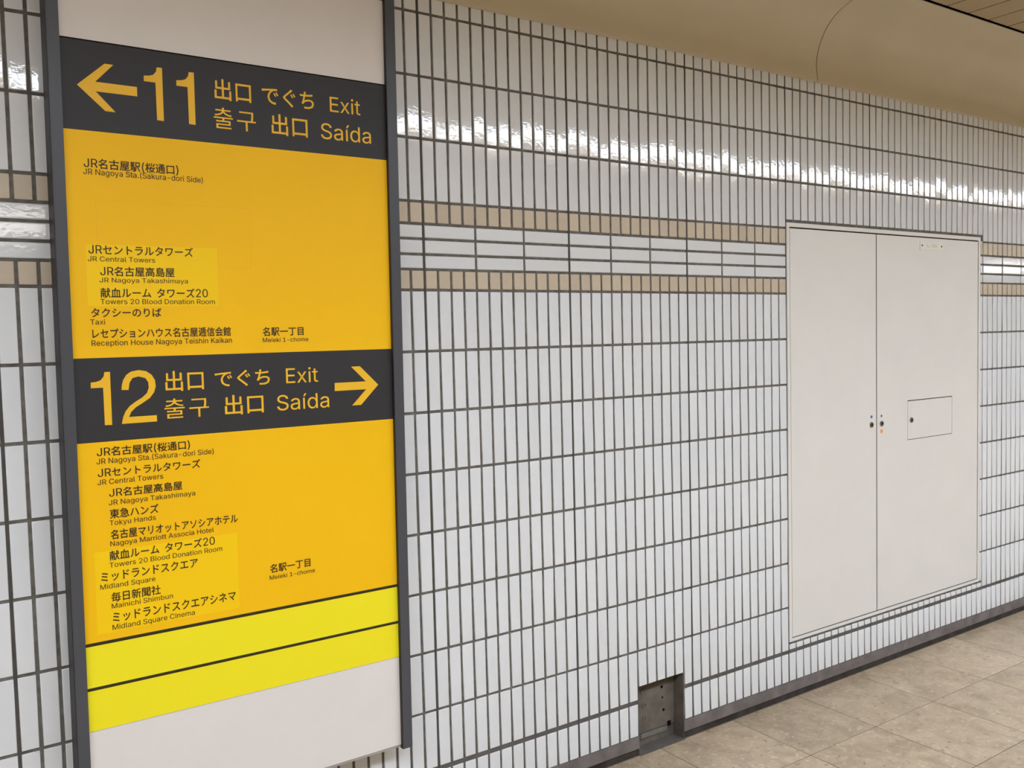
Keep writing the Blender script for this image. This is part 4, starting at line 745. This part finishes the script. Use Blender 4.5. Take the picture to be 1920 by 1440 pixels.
'n':(819,'227,453 227,0 105,0 105,759 223,759 224,575 205,575 224,623 247,664 274,698 304,724 338,744 374,758 413,766 455,769 492,767 527,761 560,751 590,737 617,719 642,697 663,671 681,642 696,608 706,569 712,527 714,481 714,0 592,0 592,470 589,512 580,549 566,582 546,609 521,630 491,646 458,655 420,658 393,657 368,652 344,645 322,635 301,622 283,606 266,587 253,565 242,541 234,515 229,485','13,14,15 13,15,16 12,13,16 12,16,17 2,3,4 2,4,6 6,4,5 11,12,17 11,17,18 10,11,18 10,18,19 9,10,19 9,19,20 8,9,20 8,20,21 8,21,37 37,21,22 7,8,39 39,8,38 38,8,37 36,37,22 35,36,22 7,39,40 34,35,22 7,40,41 34,22,23 7,41,42 33,34,23 6,7,42 6,42,43 32,33,23 32,23,24 6,43,44 6,44,45 31,32,24 2,6,47 47,6,46 46,6,45 31,24,25 30,31,25 30,25,26 2,47,48 29,30,26 2,48,0 29,26,27 28,29,27 2,0,1'),
'o':(830,'414,-16 365,-13 318,-4 274,11 234,33 197,60 164,92 136,128 112,170 93,216 79,265 71,318 68,375 71,432 79,486 93,536 112,582 136,624 164,661 197,693 234,720 274,741 318,757 365,766 414,769 465,766 512,757 556,741 597,720 634,693 667,661 695,624 719,582 738,536 751,486 759,432 762,375 759,318 751,265 738,216 719,170 695,128 667,92 634,60 597,33 556,11 512,-4 465,-13 414,93 451,95 484,103 514,115 540,132 564,153 584,177 601,204 614,235 625,268 632,302 637,338 638,375 637,412 632,448 625,483 614,516 601,547 584,575 564,599 540,620 514,638 484,650 451,657 414,660 379,657 346,650 316,638 290,620 267,599 247,575 230,547 217,517 206,484 199,449 194,413 193,375 194,338 199,302 206,268 217,235 230,204 247,177 267,153 290,132 316,115 346,103 379,95','23,24,25 23,25,26 22,23,26 21,22,26 21,26,27 20,21,27 20,27,28 19,20,28 19,28,29 19,29,30 18,19,30 18,30,72 72,30,71 71,30,31 17,18,73 73,18,72 17,73,74 70,71,31 17,74,75 69,70,31 17,75,76 68,69,31 16,17,76 68,31,32 16,76,77 67,68,32 16,77,78 66,67,32 15,16,78 66,32,33 15,78,79 65,66,33 15,79,80 64,65,33 14,15,80 64,33,34 14,80,81 63,64,34 63,34,35 13,14,81 13,81,82 62,63,35 13,82,83 61,62,35 61,35,36 12,13,83 12,83,84 60,61,36 11,12,84 11,84,85 59,60,36 59,36,37 58,59,37 11,85,86 10,11,86 58,37,38 10,86,87 57,58,38 10,87,88 56,57,38 9,10,88 56,38,39 9,88,89 55,56,39 8,9,89 55,39,40 54,55,40 8,89,90 53,54,40 8,90,91 7,8,91 53,40,41 52,53,41 7,91,92 7,92,93 51,52,41 6,7,93 51,41,42 6,93,94 50,51,42 6,94,95 49,50,42 6,95,48 48,49,42 6,48,42 5,6,42 5,42,43 4,5,43 4,43,44 3,4,44 3,44,45 2,3,45 2,45,46 1,2,46 1,46,47 0,1,47'),
'p':(849,'105,-285 105,759 224,759 224,638 236,638 244,650 253,663 263,677 274,691 288,706 304,720 322,733 343,745 366,756 393,763 424,767 458,769 504,766 548,757 588,742 626,721 660,695 691,663 717,627 740,585 757,539 770,489 778,435 780,378 778,319 770,265 758,215 740,169 718,127 691,91 661,59 626,32 589,11 548,-4 505,-13 459,-16 426,-15 396,-10 369,-3 345,8 324,20 306,33 290,47 276,62 264,78 253,92 244,105 236,117 227,117 227,-285 440,94 474,96 505,103 533,115 559,131 581,152 601,175 618,203 632,233 642,266 650,302 655,339 656,379 655,418 650,455 643,490 632,522 618,552 602,579 582,603 560,623 534,639 506,650 475,657 440,660 407,657 376,651 348,640 322,624 300,605 280,582 264,555 250,526 239,493 231,458 227,420 225,379 227,338 232,299 239,263 250,230 264,200 281,173 301,150 323,130 349,114 377,103 407,96','15,16,17 14,15,17 14,17,18 13,14,18 0,1,2 0,2,3 13,18,19 12,13,19 11,12,19 11,19,20 10,11,20 10,20,21 9,10,21 8,9,21 8,21,22 7,8,22 6,7,22 6,22,79 79,22,78 78,22,23 5,6,79 5,79,80 5,80,81 77,78,23 5,81,82 76,77,23 4,5,82 4,82,83 75,76,23 0,3,4 0,4,89 89,4,88 88,4,87 87,4,86 86,4,85 85,4,84 84,4,83 75,23,24 74,75,24 73,74,24 73,24,25 72,73,25 71,72,25 71,25,26 70,71,26 69,70,26 69,26,27 0,89,90 68,69,27 68,27,28 0,90,91 67,68,28 0,91,92 66,67,28 66,28,29 65,66,29 0,92,93 65,29,30 64,65,30 0,93,94 63,64,30 63,30,31 0,94,95 62,63,31 0,95,53 53,95,96 62,31,32 61,62,32 53,96,97 60,61,32 53,97,98 60,32,33 59,60,33 53,98,99 58,59,33 53,99,52 52,99,100 58,33,34 0,53,54 51,52,100 57,58,34 51,100,101 50,51,101 56,57,34 50,101,102 55,56,34 50,102,55 50,55,34 49,50,34 49,34,35 48,49,35 47,48,35 47,35,36 46,47,36 45,46,36 45,36,37 44,45,37 44,37,38 43,44,38 42,43,38 42,38,39 41,42,39 41,39,40'),
'q':(849,'744,-285 621,-285 621,117 612,117 605,105 596,92 585,78 574,62 560,47 544,33 525,20 505,8 481,-3 454,-10 424,-15 391,-16 345,-13 301,-4 261,11 223,32 189,59 158,91 132,127 109,169 91,215 79,265 71,319 68,378 71,435 79,489 92,539 110,585 132,627 159,663 189,695 224,721 261,742 302,757 345,766 391,769 425,767 455,763 482,756 506,745 527,733 545,720 561,706 575,691 586,677 597,663 606,650 613,638 625,638 625,759 744,759 409,94 442,96 473,103 501,114 526,130 549,150 568,173 585,200 599,230 610,263 617,299 622,338 623,379 622,420 617,458 610,493 599,526 586,555 569,582 549,605 527,624 501,640 473,651 442,657 409,660 375,657 343,650 315,639 289,623 267,603 247,579 230,552 217,522 206,490 199,455 194,418 193,379 194,339 199,302 206,266 217,233 231,203 248,175 267,152 290,131 316,115 344,103 375,96','38,39,40 38,40,41 37,38,41 37,41,42 52,53,54 52,54,0 36,37,42 36,42,43 36,43,44 35,36,44 35,44,45 34,35,45 34,45,46 34,46,47 33,34,47 33,47,48 33,48,49 32,33,80 80,33,79 79,33,49 79,49,50 78,79,50 77,78,50 32,80,81 76,77,50 32,81,82 76,50,51 75,76,51 32,82,83 75,51,52 75,52,74 74,52,73 73,52,72 72,52,71 71,52,70 70,52,69 69,52,0 31,32,83 31,83,84 31,84,85 30,31,85 30,85,86 30,86,87 29,30,87 29,87,88 29,88,89 28,29,89 68,69,0 28,89,90 27,28,90 67,68,0 27,90,91 27,91,92 66,67,0 26,27,92 26,92,93 65,66,0 25,26,93 25,93,94 64,65,0 25,94,95 24,25,95 63,64,0 24,95,96 62,63,2 2,63,0 23,24,96 23,96,97 61,62,2 23,97,98 60,61,2 22,23,98 22,98,99 59,60,2 22,99,100 58,59,3 3,59,2 21,22,100 58,3,4 1,2,0 21,100,101 57,58,4 57,4,5 21,101,102 56,57,5 21,102,55 55,56,5 21,55,5 21,5,6 20,21,6 20,6,7 20,7,8 19,20,8 19,8,9 19,9,10 18,19,10 18,10,11 17,18,11 17,11,12 17,12,13 16,17,13 16,13,14 15,16,14'),
'r':(518,'105,0 105,759 223,759 223,642 231,642 243,669 260,694 280,715 305,734 332,750 362,761 393,767 426,770 459,769 487,767 487,645 460,649 449,650 438,651 426,651 414,651 388,650 363,646 340,639 318,629 298,617 280,603 265,586 252,567 241,546 233,524 229,500 227,474 227,0','11,12,13 11,13,14 11,14,15 10,11,15 9,10,15 0,1,2 0,2,3 8,9,15 7,8,15 6,7,15 5,6,17 17,6,16 16,6,15 4,5,20 20,5,19 19,5,18 18,5,17 4,20,21 4,21,22 4,22,23 0,3,4 0,4,30 30,4,29 29,4,28 28,4,27 27,4,26 26,4,25 25,4,24 24,4,23 0,30,31 0,31,32 0,32,33'),
's':(730,'364,-16 326,-15 290,-11 256,-3 224,7 195,20 169,36 145,54 124,76 105,100 91,127 79,156 71,188 188,213 197,184 210,159 227,137 248,121 272,108 300,98 330,93 363,91 400,93 434,99 463,110 489,125 510,142 524,162 533,183 536,206 534,225 529,242 520,257 508,271 492,284 473,294 450,303 424,310 298,340 250,354 208,371 173,392 144,416 122,444 106,475 97,509 94,548 96,579 103,609 114,637 130,663 150,687 173,707 200,726 230,741 263,753 298,762 335,767 374,769 412,767 446,763 478,755 508,745 534,732 558,716 579,699 598,678 614,656 628,632 639,607 648,580 536,554 528,575 516,595 502,614 485,631 464,646 439,657 409,663 375,665 342,663 312,657 286,647 262,634 242,617 228,598 220,577 217,554 219,534 225,516 234,500 248,487 265,474 287,464 313,454 343,446 459,419 507,405 549,387 584,367 612,343 634,315 650,285 659,251 662,213 660,181 653,150 641,121 625,94 604,70 580,48 552,29 520,13 485,0 447,-9 407,-15','57,58,59 57,59,60 56,57,60 56,60,61 55,56,61 55,61,62 54,55,62 54,62,63 53,54,63 53,63,64 52,53,64 52,64,65 51,52,65 51,65,66 50,51,66 50,66,79 79,66,67 50,79,80 78,79,67 50,80,81 49,50,81 77,78,67 49,81,82 76,77,67 76,67,68 49,82,83 75,76,68 48,49,83 48,83,84 75,68,69 74,75,69 48,84,85 73,74,69 47,48,85 73,69,70 47,85,86 72,73,70 72,70,71 46,47,86 46,86,87 46,87,88 45,46,88 45,88,89 45,89,90 44,45,90 44,90,91 44,91,92 43,44,92 43,92,93 43,93,94 43,94,95 43,95,96 42,43,96 42,96,97 41,42,97 41,97,98 40,41,98 40,98,99 39,40,99 39,99,100 38,39,100 38,100,101 37,38,101 37,101,102 36,37,102 35,36,102 34,35,102 34,102,103 33,34,103 32,33,103 31,32,103 31,103,104 30,31,104 29,30,104 12,13,14 29,104,105 28,29,105 11,12,14 11,14,15 27,28,105 27,105,106 26,27,106 11,15,16 10,11,16 26,106,107 25,26,107 10,16,17 9,10,17 24,25,107 24,107,108 9,17,18 23,24,108 9,18,19 8,9,19 22,23,108 8,19,20 22,108,109 21,22,109 8,20,21 8,21,109 7,8,109 7,109,110 6,7,110 6,110,111 5,6,111 5,111,112 4,5,112 4,112,113 3,4,113 3,113,114 2,3,114 2,114,115 1,2,115 1,115,0'),
't':(455,'408,759 408,654 13,654 13,759 130,942,1 252,942,1 252,195,1 253,172,1 257,152,1 263,136,1 272,123,1 284,113,1 299,105,1 318,101,1 341,100,1 370,102,1 404,107,1 426,3,1 417,1,1 406,-2,1 395,-4,1 384,-5,1 372,-7,1 360,-8,1 348,-8,1 337,-8,1 290,-5,1 249,5,1 214,20,1 184,43,1 160,71,1 143,104,1 133,142,1 130,186,1','2,3,0 2,0,1 33,4,5 33,5,6 33,6,7 32,33,7 32,7,8 32,8,9 31,32,9 31,9,10 31,10,11 31,11,12 15,16,17 31,12,13 30,31,13 14,15,17 30,13,14 30,14,17 29,30,17 28,29,17 27,28,17 26,27,17 26,17,18 26,18,19 26,19,20 26,20,21 25,26,21 25,21,22 25,22,23 25,23,24'),
'u':(820,'365,-10 328,-8 293,-2 260,8 230,22 202,39 178,61 156,87 138,117 124,152 113,190 107,232 105,278 105,759 227,759 227,288 230,246 239,209 253,177 274,150 299,128 329,113 362,103 400,100 427,102 452,106 476,114 498,124 519,137 537,153 553,172 567,194 578,218 586,245 590,274 592,305 592,759 714,759 714,0 596,0 596,184 615,184 595,135 572,93 545,60 514,34 480,15 444,1 406,-7','12,13,14 12,14,15 35,36,37 35,37,38 34,35,38 12,15,16 11,12,16 33,34,38 11,16,17 32,33,41 41,33,38 10,11,17 31,32,41 10,17,18 30,31,40 40,31,41 9,10,18 30,40,42 42,40,39 42,41,38 9,18,19 29,30,42 28,29,42 8,9,19 8,19,20 27,28,42 27,42,43 39,42,38 8,20,21 26,27,43 7,8,21 25,26,43 7,21,22 24,25,43 7,22,23 23,24,43 7,23,43 7,43,44 6,7,44 5,6,44 5,44,45 4,5,45 4,45,46 3,4,46 3,46,47 2,3,47 2,47,48 1,2,48 1,48,0'),
'w':(1134,'275,0 45,759 174,759 267,427 277,392 287,354 297,315 308,273 318,229 329,183 340,134 350,83 330,83 340,132 350,180 361,226 371,269 382,311 392,352 402,390 412,427 504,759 633,759 723,427 733,391 743,353 753,313 763,271 773,228 784,182 794,133 804,83 783,83 793,133 804,181 815,227 826,270 837,312 847,352 857,391 867,427 960,759 1089,759 859,0 737,0 638,343 609,450 602,477 595,505 588,532 581,561 553,675 581,675 553,561 525,449 518,422 511,396 503,369 496,343 397,0','0,1,2 0,2,3 20,21,51 51,21,22 51,22,52 52,22,23 40,41,42 40,42,43 20,51,53 53,51,50 53,52,50 50,52,23 20,53,54 49,50,23 48,49,23 47,48,23 46,47,23 45,46,23 20,54,55 0,3,4 19,20,55 45,23,24 39,40,43 19,55,56 19,56,57 0,4,5 45,24,25 38,39,43 18,19,57 18,57,58 0,5,6 45,25,26 37,38,43 17,18,58 17,58,59 44,45,26 0,6,7 44,26,27 36,37,43 16,17,59 0,7,8 44,27,28 35,36,43 15,16,59 0,8,9 44,28,29 34,35,43 14,15,59 0,9,10 44,29,33 33,29,30 33,34,30 30,34,43 13,14,59 0,10,12 12,10,11 31,30,43 44,33,32 12,13,59 0,12,59 44,32,31 44,31,43'),
'x':(757,'42,0 343,436 342,342 57,759 200,759 295,611 313,584 329,557 344,532 358,507 372,482 386,458 400,435 414,412 351,412 365,435 379,458 392,482 405,507 418,532 433,557 449,584 466,611 563,759 703,759 417,337 417,428 716,0 574,0 462,171 444,197 428,223 414,248 400,272 387,296 373,319 359,341 346,363 409,363 395,341 382,319 369,296 357,272 344,248 330,223 314,197 296,171 183,0','2,3,4 2,4,5 22,23,24 22,24,25 2,5,6 21,22,25 2,6,7 20,21,25 19,20,25 2,7,1 1,7,8 1,8,9 18,19,26 26,19,25 1,9,10 17,18,26 1,10,16 16,10,11 16,17,11 11,17,26 1,16,15 12,11,26 0,1,15 13,12,26 0,15,14 13,26,27 0,14,37 37,14,13 37,13,38 38,13,27 0,37,36 39,38,27 40,39,27 0,36,35 0,35,41 41,35,34 41,40,34 34,40,27 0,41,42 33,34,27 0,42,43 32,33,27 0,43,44 31,32,27 30,31,27 0,44,45 29,30,27 0,45,46 0,46,47 28,29,27'),
'y':(778,'95,-277 123,-171 143,-175 160,-178 177,-180 193,-180 208,-178 222,-174 235,-168 248,-159 260,-148 272,-134 282,-116 292,-95 301,-71 325,-3 35,759 169,759 330,310 343,276 354,241 364,207 374,173 383,140 392,107 401,74 411,42 367,42 377,74 386,107 396,140 405,174 415,208 425,242 436,276 448,310 610,759 743,759 408,-116 396,-144 383,-170 369,-193 353,-214 336,-232 318,-248 299,-261 279,-271 257,-280 234,-286 209,-289 183,-290 168,-290 154,-289 141,-288 129,-286 118,-284 109,-282 101,-280','15,16,17 15,17,18 35,36,37 35,37,38 15,18,19 34,35,38 33,34,38 15,19,20 32,33,38 15,20,21 31,32,26 26,32,38 15,21,22 30,31,26 15,22,23 29,30,24 24,30,26 15,23,29 29,23,24 15,29,28 25,24,26 15,28,27 15,27,26 15,26,38 14,15,38 13,14,38 12,13,38 12,38,39 11,12,39 10,11,39 10,39,40 9,10,40 8,9,40 7,8,40 7,40,41 0,1,2 6,7,41 0,2,3 5,6,41 0,3,4 4,5,41 0,4,41 0,41,42 0,42,43 0,43,44 0,44,45 0,45,46 0,46,47 57,0,47 56,57,47 56,47,48 55,56,48 54,55,48 54,48,49 53,54,49 52,53,49 52,49,50 51,52,50'),
'í':(333,'105,0 105,759 227,759 227,0 113,858,1 209,1058,1 346,1058,1 214,858,1','0,1,2 0,2,3 4,5,6 4,6,7'),
' ':(376,'',''),
}
_cjk = {}
def cjk_glyph(ch):
    """outline of one character in the built-in font, per em"""
    if ch not in _cjk:
        cu = bpy.data.curves.new('t', 'FONT')
        cu.body = ch; cu.size = 1.0; cu.resolution_u = 3
        ob = bpy.data.objects.new('t', cu)
        scene.collection.objects.link(ob)
        bpy.context.view_layer.update()
        me = bpy.data.meshes.new_from_object(ob.evaluated_get(bpy.context.evaluated_depsgraph_get()))
        _cjk[ch] = ([(v.co.x, v.co.y) for v in me.vertices], [tuple(p.vertices) for p in me.polygons])
        bpy.data.objects.remove(ob, do_unlink=True); bpy.data.curves.remove(cu); bpy.data.meshes.remove(me)
    return _cjk[ch]
_lat = {}
def lat_glyph(ch):
    if ch not in _lat:
        adv, p, f = GLYPHS[ch]
        _lat[ch] = (adv / 2000, [tuple(int(t) / 2000 for t in q.split(',')) for q in p.split()], [tuple(int(t) for t in q.split(',')) for q in f.split()])
    return _lat[ch]
def lat_cap():
    return max(p[1] for p in lat_glyph('H')[1])
def compose(txt, bold=0.0):
    vs, fs = [], []
    x = 0.0
    mixed = any(ord(c) > 0x2fff for c in txt)
    k = CAPK / lat_cap() if mixed else 1.0
    for ch in txt:
        if ord(ch) > 0x2fff:
            pv, pf = cjk_glyph(ch); adv = 1.0; sc = 1.0
            shifts = [(-bold, 0), (bold, 0), (0, bold), (0, -bold)] if bold else [(0, 0)]
        else:
            adv, pv, pf = lat_glyph(ch); sc = k; adv *= k
            if mixed and ch == ' ': adv = 0.45
            shifts = [(-bold * 0.6, 0), (bold * 0.6, 0)] if bold else [(0, 0)]
        for n, (sx, sy) in enumerate(shifts):
            b = len(vs)
            vs += [(x + q[0] * sc + sx, q[1] * sc + sy, n + (5 * q[2] * 2000 if len(q) > 2 else 0)) for q in pv]
            fs += [tuple(b + i for i in f) for f in pf]
        x += adv
    return vs, fs
def ext(vs):
    xs = [v[0] for v in vs]; ys = [v[1] for v in vs]
    return min(xs), max(xs), min(ys), max(ys)
REF = {'H': (0.0, max(v[1] for v in compose('H')[0]))}
for key, ch in (('K', '名'), ('h', 'で'), ('k', 'ド')):
    e = ext(compose(ch)[0]); REF[key] = (e[2], e[3])
def lettering(txt, ref, ua, ub, vt, vb, material, parent, d, bold=0.0):
    vs, fs = compose(txt, bold)
    x0, x1, y0, y1 = ext(vs)
    if ref == 'x': r0, r1 = y0, y1
    elif ref == 'H' and any(ord(c) > 0x2fff for c in txt): r0, r1 = 0.0, CAPK
    else: r0, r1 = REF[ref]
    sx = (ub - ua) / (x1 - x0); sy = (vb - vt) / (r1 - r0)
    me = bpy.data.meshes.new('lettering')
    me.from_pydata([tuple(W(ua + (x - x0) * sx, vb - (y - r0) * sy, d - 0.003 * n)) for x, y, n in vs], [], fs)
    me.materials.append(material)
    o = bpy.data.objects.new('lettering', me)
    scene.collection.objects.link(o); o.parent = parent
    return o
TEXTS = [
    ('出口', 'K', -13.31, -11.30, -15.25, -14.12), # vr -14.20
    ('でぐち', 'h', -10.69, -7.63, -15.21, -14.19), # vr -14.23
    ('Exit', 'H', -6.65, -4.73, -15.11, -14.25), # vr -14.25
    ('출구', 'K', -13.41, -11.09, -13.71, -12.57), # vr -12.68
    ('出口', 'K', -10.20, -8.07, -13.73, -12.55), # vr -12.68
    ('Saída', 'H', -7.26, -4.08, -13.53, -12.63), # vr -12.74
    ('JR名古屋駅(桜通口)', 'H', -20.00, -15.39, -10.35, -9.92), # vr -9.92
    ('JR Nagoya Sta.(Sakura-dori Side)', 'H', -20.04, -14.13, -9.84, -9.55), # vr -9.55
    ('JRセントラルタワーズ', 'H', -19.98, -14.81, -6.00, -5.57), # vr -5.52
    ('JR Central Towers', 'H', -20.03, -16.78, -5.43, -5.18), # vr -5.17
    ('JR名古屋高島屋', 'H', -19.48, -15.82, -4.90, -4.48), # vr -4.42
    ('JR Nagoya Takashimaya', 'H', -19.53, -15.15, -4.35, -4.11), # vr -4.11
    ('献血ルーム タワーズ20', 'K', -19.51, -14.12, -3.83, -3.33), # vr -3.37
    ('Towers 20 Blood Donation Room', 'H', -19.53, -13.76, -3.26, -3.00), # vr -2.95
    ('タクシーのりば', 'K', -20.00, -16.58, -2.80, -2.32), # vr -2.33
    ('Taxi', 'H', -20.06, -19.36, -2.22, -1.96), # vr -1.95
    ('レセプションハウス名古屋逓信会館', 'K', -19.99, -12.96, -1.74, -1.25), # vr -1.17
    ('Reception House Nagoya Teishin Kaikan', 'H', -20.05, -12.92, -1.15, -0.87), # vr -0.83
    ('名駅一丁目', 'K', -11.17, -8.76, -1.69, -1.20), # vr -1.16
    ('Meieki 1-chome', 'H', -11.18, -8.48, -1.09, -0.85), # vr -0.81
    ('2', 'H', -18.67, -17.06, 0.45, 3.22), # vr 3.21
    ('出口', 'K', -16.55, -14.54, 0.57, 1.66), # vr 1.63
    ('でぐち', 'h', -13.95, -10.86, 0.66, 1.58), # vr 1.65
    ('Exit', 'H', -9.91, -7.98, 0.69, 1.54), # vr 1.60
    ('출구', 'K', -16.65, -14.32, 2.05, 3.12), # vr 3.21
    ('出口', 'K', -13.46, -11.28, 2.04, 3.15), # vr 3.13
    ('Saída', 'H', -10.50, -7.34, 2.21, 3.08), # vr 3.12
    ('JR名古屋駅(桜通口)', 'H', -20.06, -15.42, 4.38, 4.79), # vr 4.86
    ('JR Nagoya Sta.(Sakura-dori Side)', 'H', -20.09, -14.17, 4.93, 5.21), # vr 5.24
    ('JRセントラルタワーズ', 'H', -20.06, -14.91, 5.46, 5.87), # vr 5.95
    ('JR Central Towers', 'H', -20.10, -16.87, 6.02, 6.29), # vr 6.32
    ('JR名古屋高島屋', 'H', -19.57, -15.91, 6.55, 6.95), # vr 7.03
    ('JR Nagoya Takashimaya', 'H', -19.61, -15.25, 7.13, 7.39), # vr 7.42
    ('東急ハンズ', 'K', -19.59, -17.17, 7.61, 8.10), # vr 8.10
    ('Tokyu Hands', 'H', -19.62, -17.34, 8.19, 8.45), # vr 8.50
    ('名古屋マリオットアソシアホテル', 'K', -19.59, -13.00, 8.70, 9.19), # vr 9.25
    ('Nagoya Marriott Associa Hotel', 'H', -19.63, -14.34, 9.28, 9.54), # vr 9.56
    ('献血ルーム タワーズ20', 'K', -19.69, -14.31, 9.78, 10.28), # vr 10.29
    ('Towers 20 Blood Donation Room', 'H', -19.72, -13.93, 10.39, 10.65), # vr 10.63
    ('ミッドランドスクエア', 'k', -20.15, -15.27, 10.87, 11.33), # vr 11.38
    ('Midland Square', 'H', -20.21, -17.50, 11.47, 11.73), # vr 11.75
    ('毎日新聞社', 'K', -19.71, -17.26, 11.97, 12.47), # vr 12.51
    ('Mainichi Shimbun', 'H', -19.71, -16.65, 12.55, 12.81), # vr 12.88
    ('ミッドランドスクエアシネマ', 'k', -19.69, -13.28, 13.05, 13.53), # vr 13.51
    ('Midland Square Cinema', 'H', -19.72, -15.55, 13.67, 13.94), # vr 13.93
    ('名駅一丁目', 'K', -11.28, -8.86, 11.88, 12.37), # vr 12.45
    ('Meieki 1-chome', 'H', -11.32, -8.60, 12.52, 12.76), # vr 12.82

]
for (t, ref, ua, ub, vt, vb) in TEXTS:
    if t == '2': continue
    big = vb - vt > 0.7
    par = b1 if vt < -12 else (b2 if 0.2 < vt < 4 else sign)
    cjk = any(ord(c) > 0x2fff for c in t)
    if big and cjk and ref in 'Kh': ref = 'x'      # short words are fitted to their own outline
    bold = (0.014 if not big else 0.010) if cjk else (0.0 if big else 0.006)
    if t == '출구': bold = 0.0
    lettering(t, ref, ua, ub, vt, vb, M['amber_ink'] if big else M['ink'], par, TP, bold)
lettering('L-88', 'H', 57.45, 59.15, -9.09, -8.74, M['faint'], doorR, -0.056)
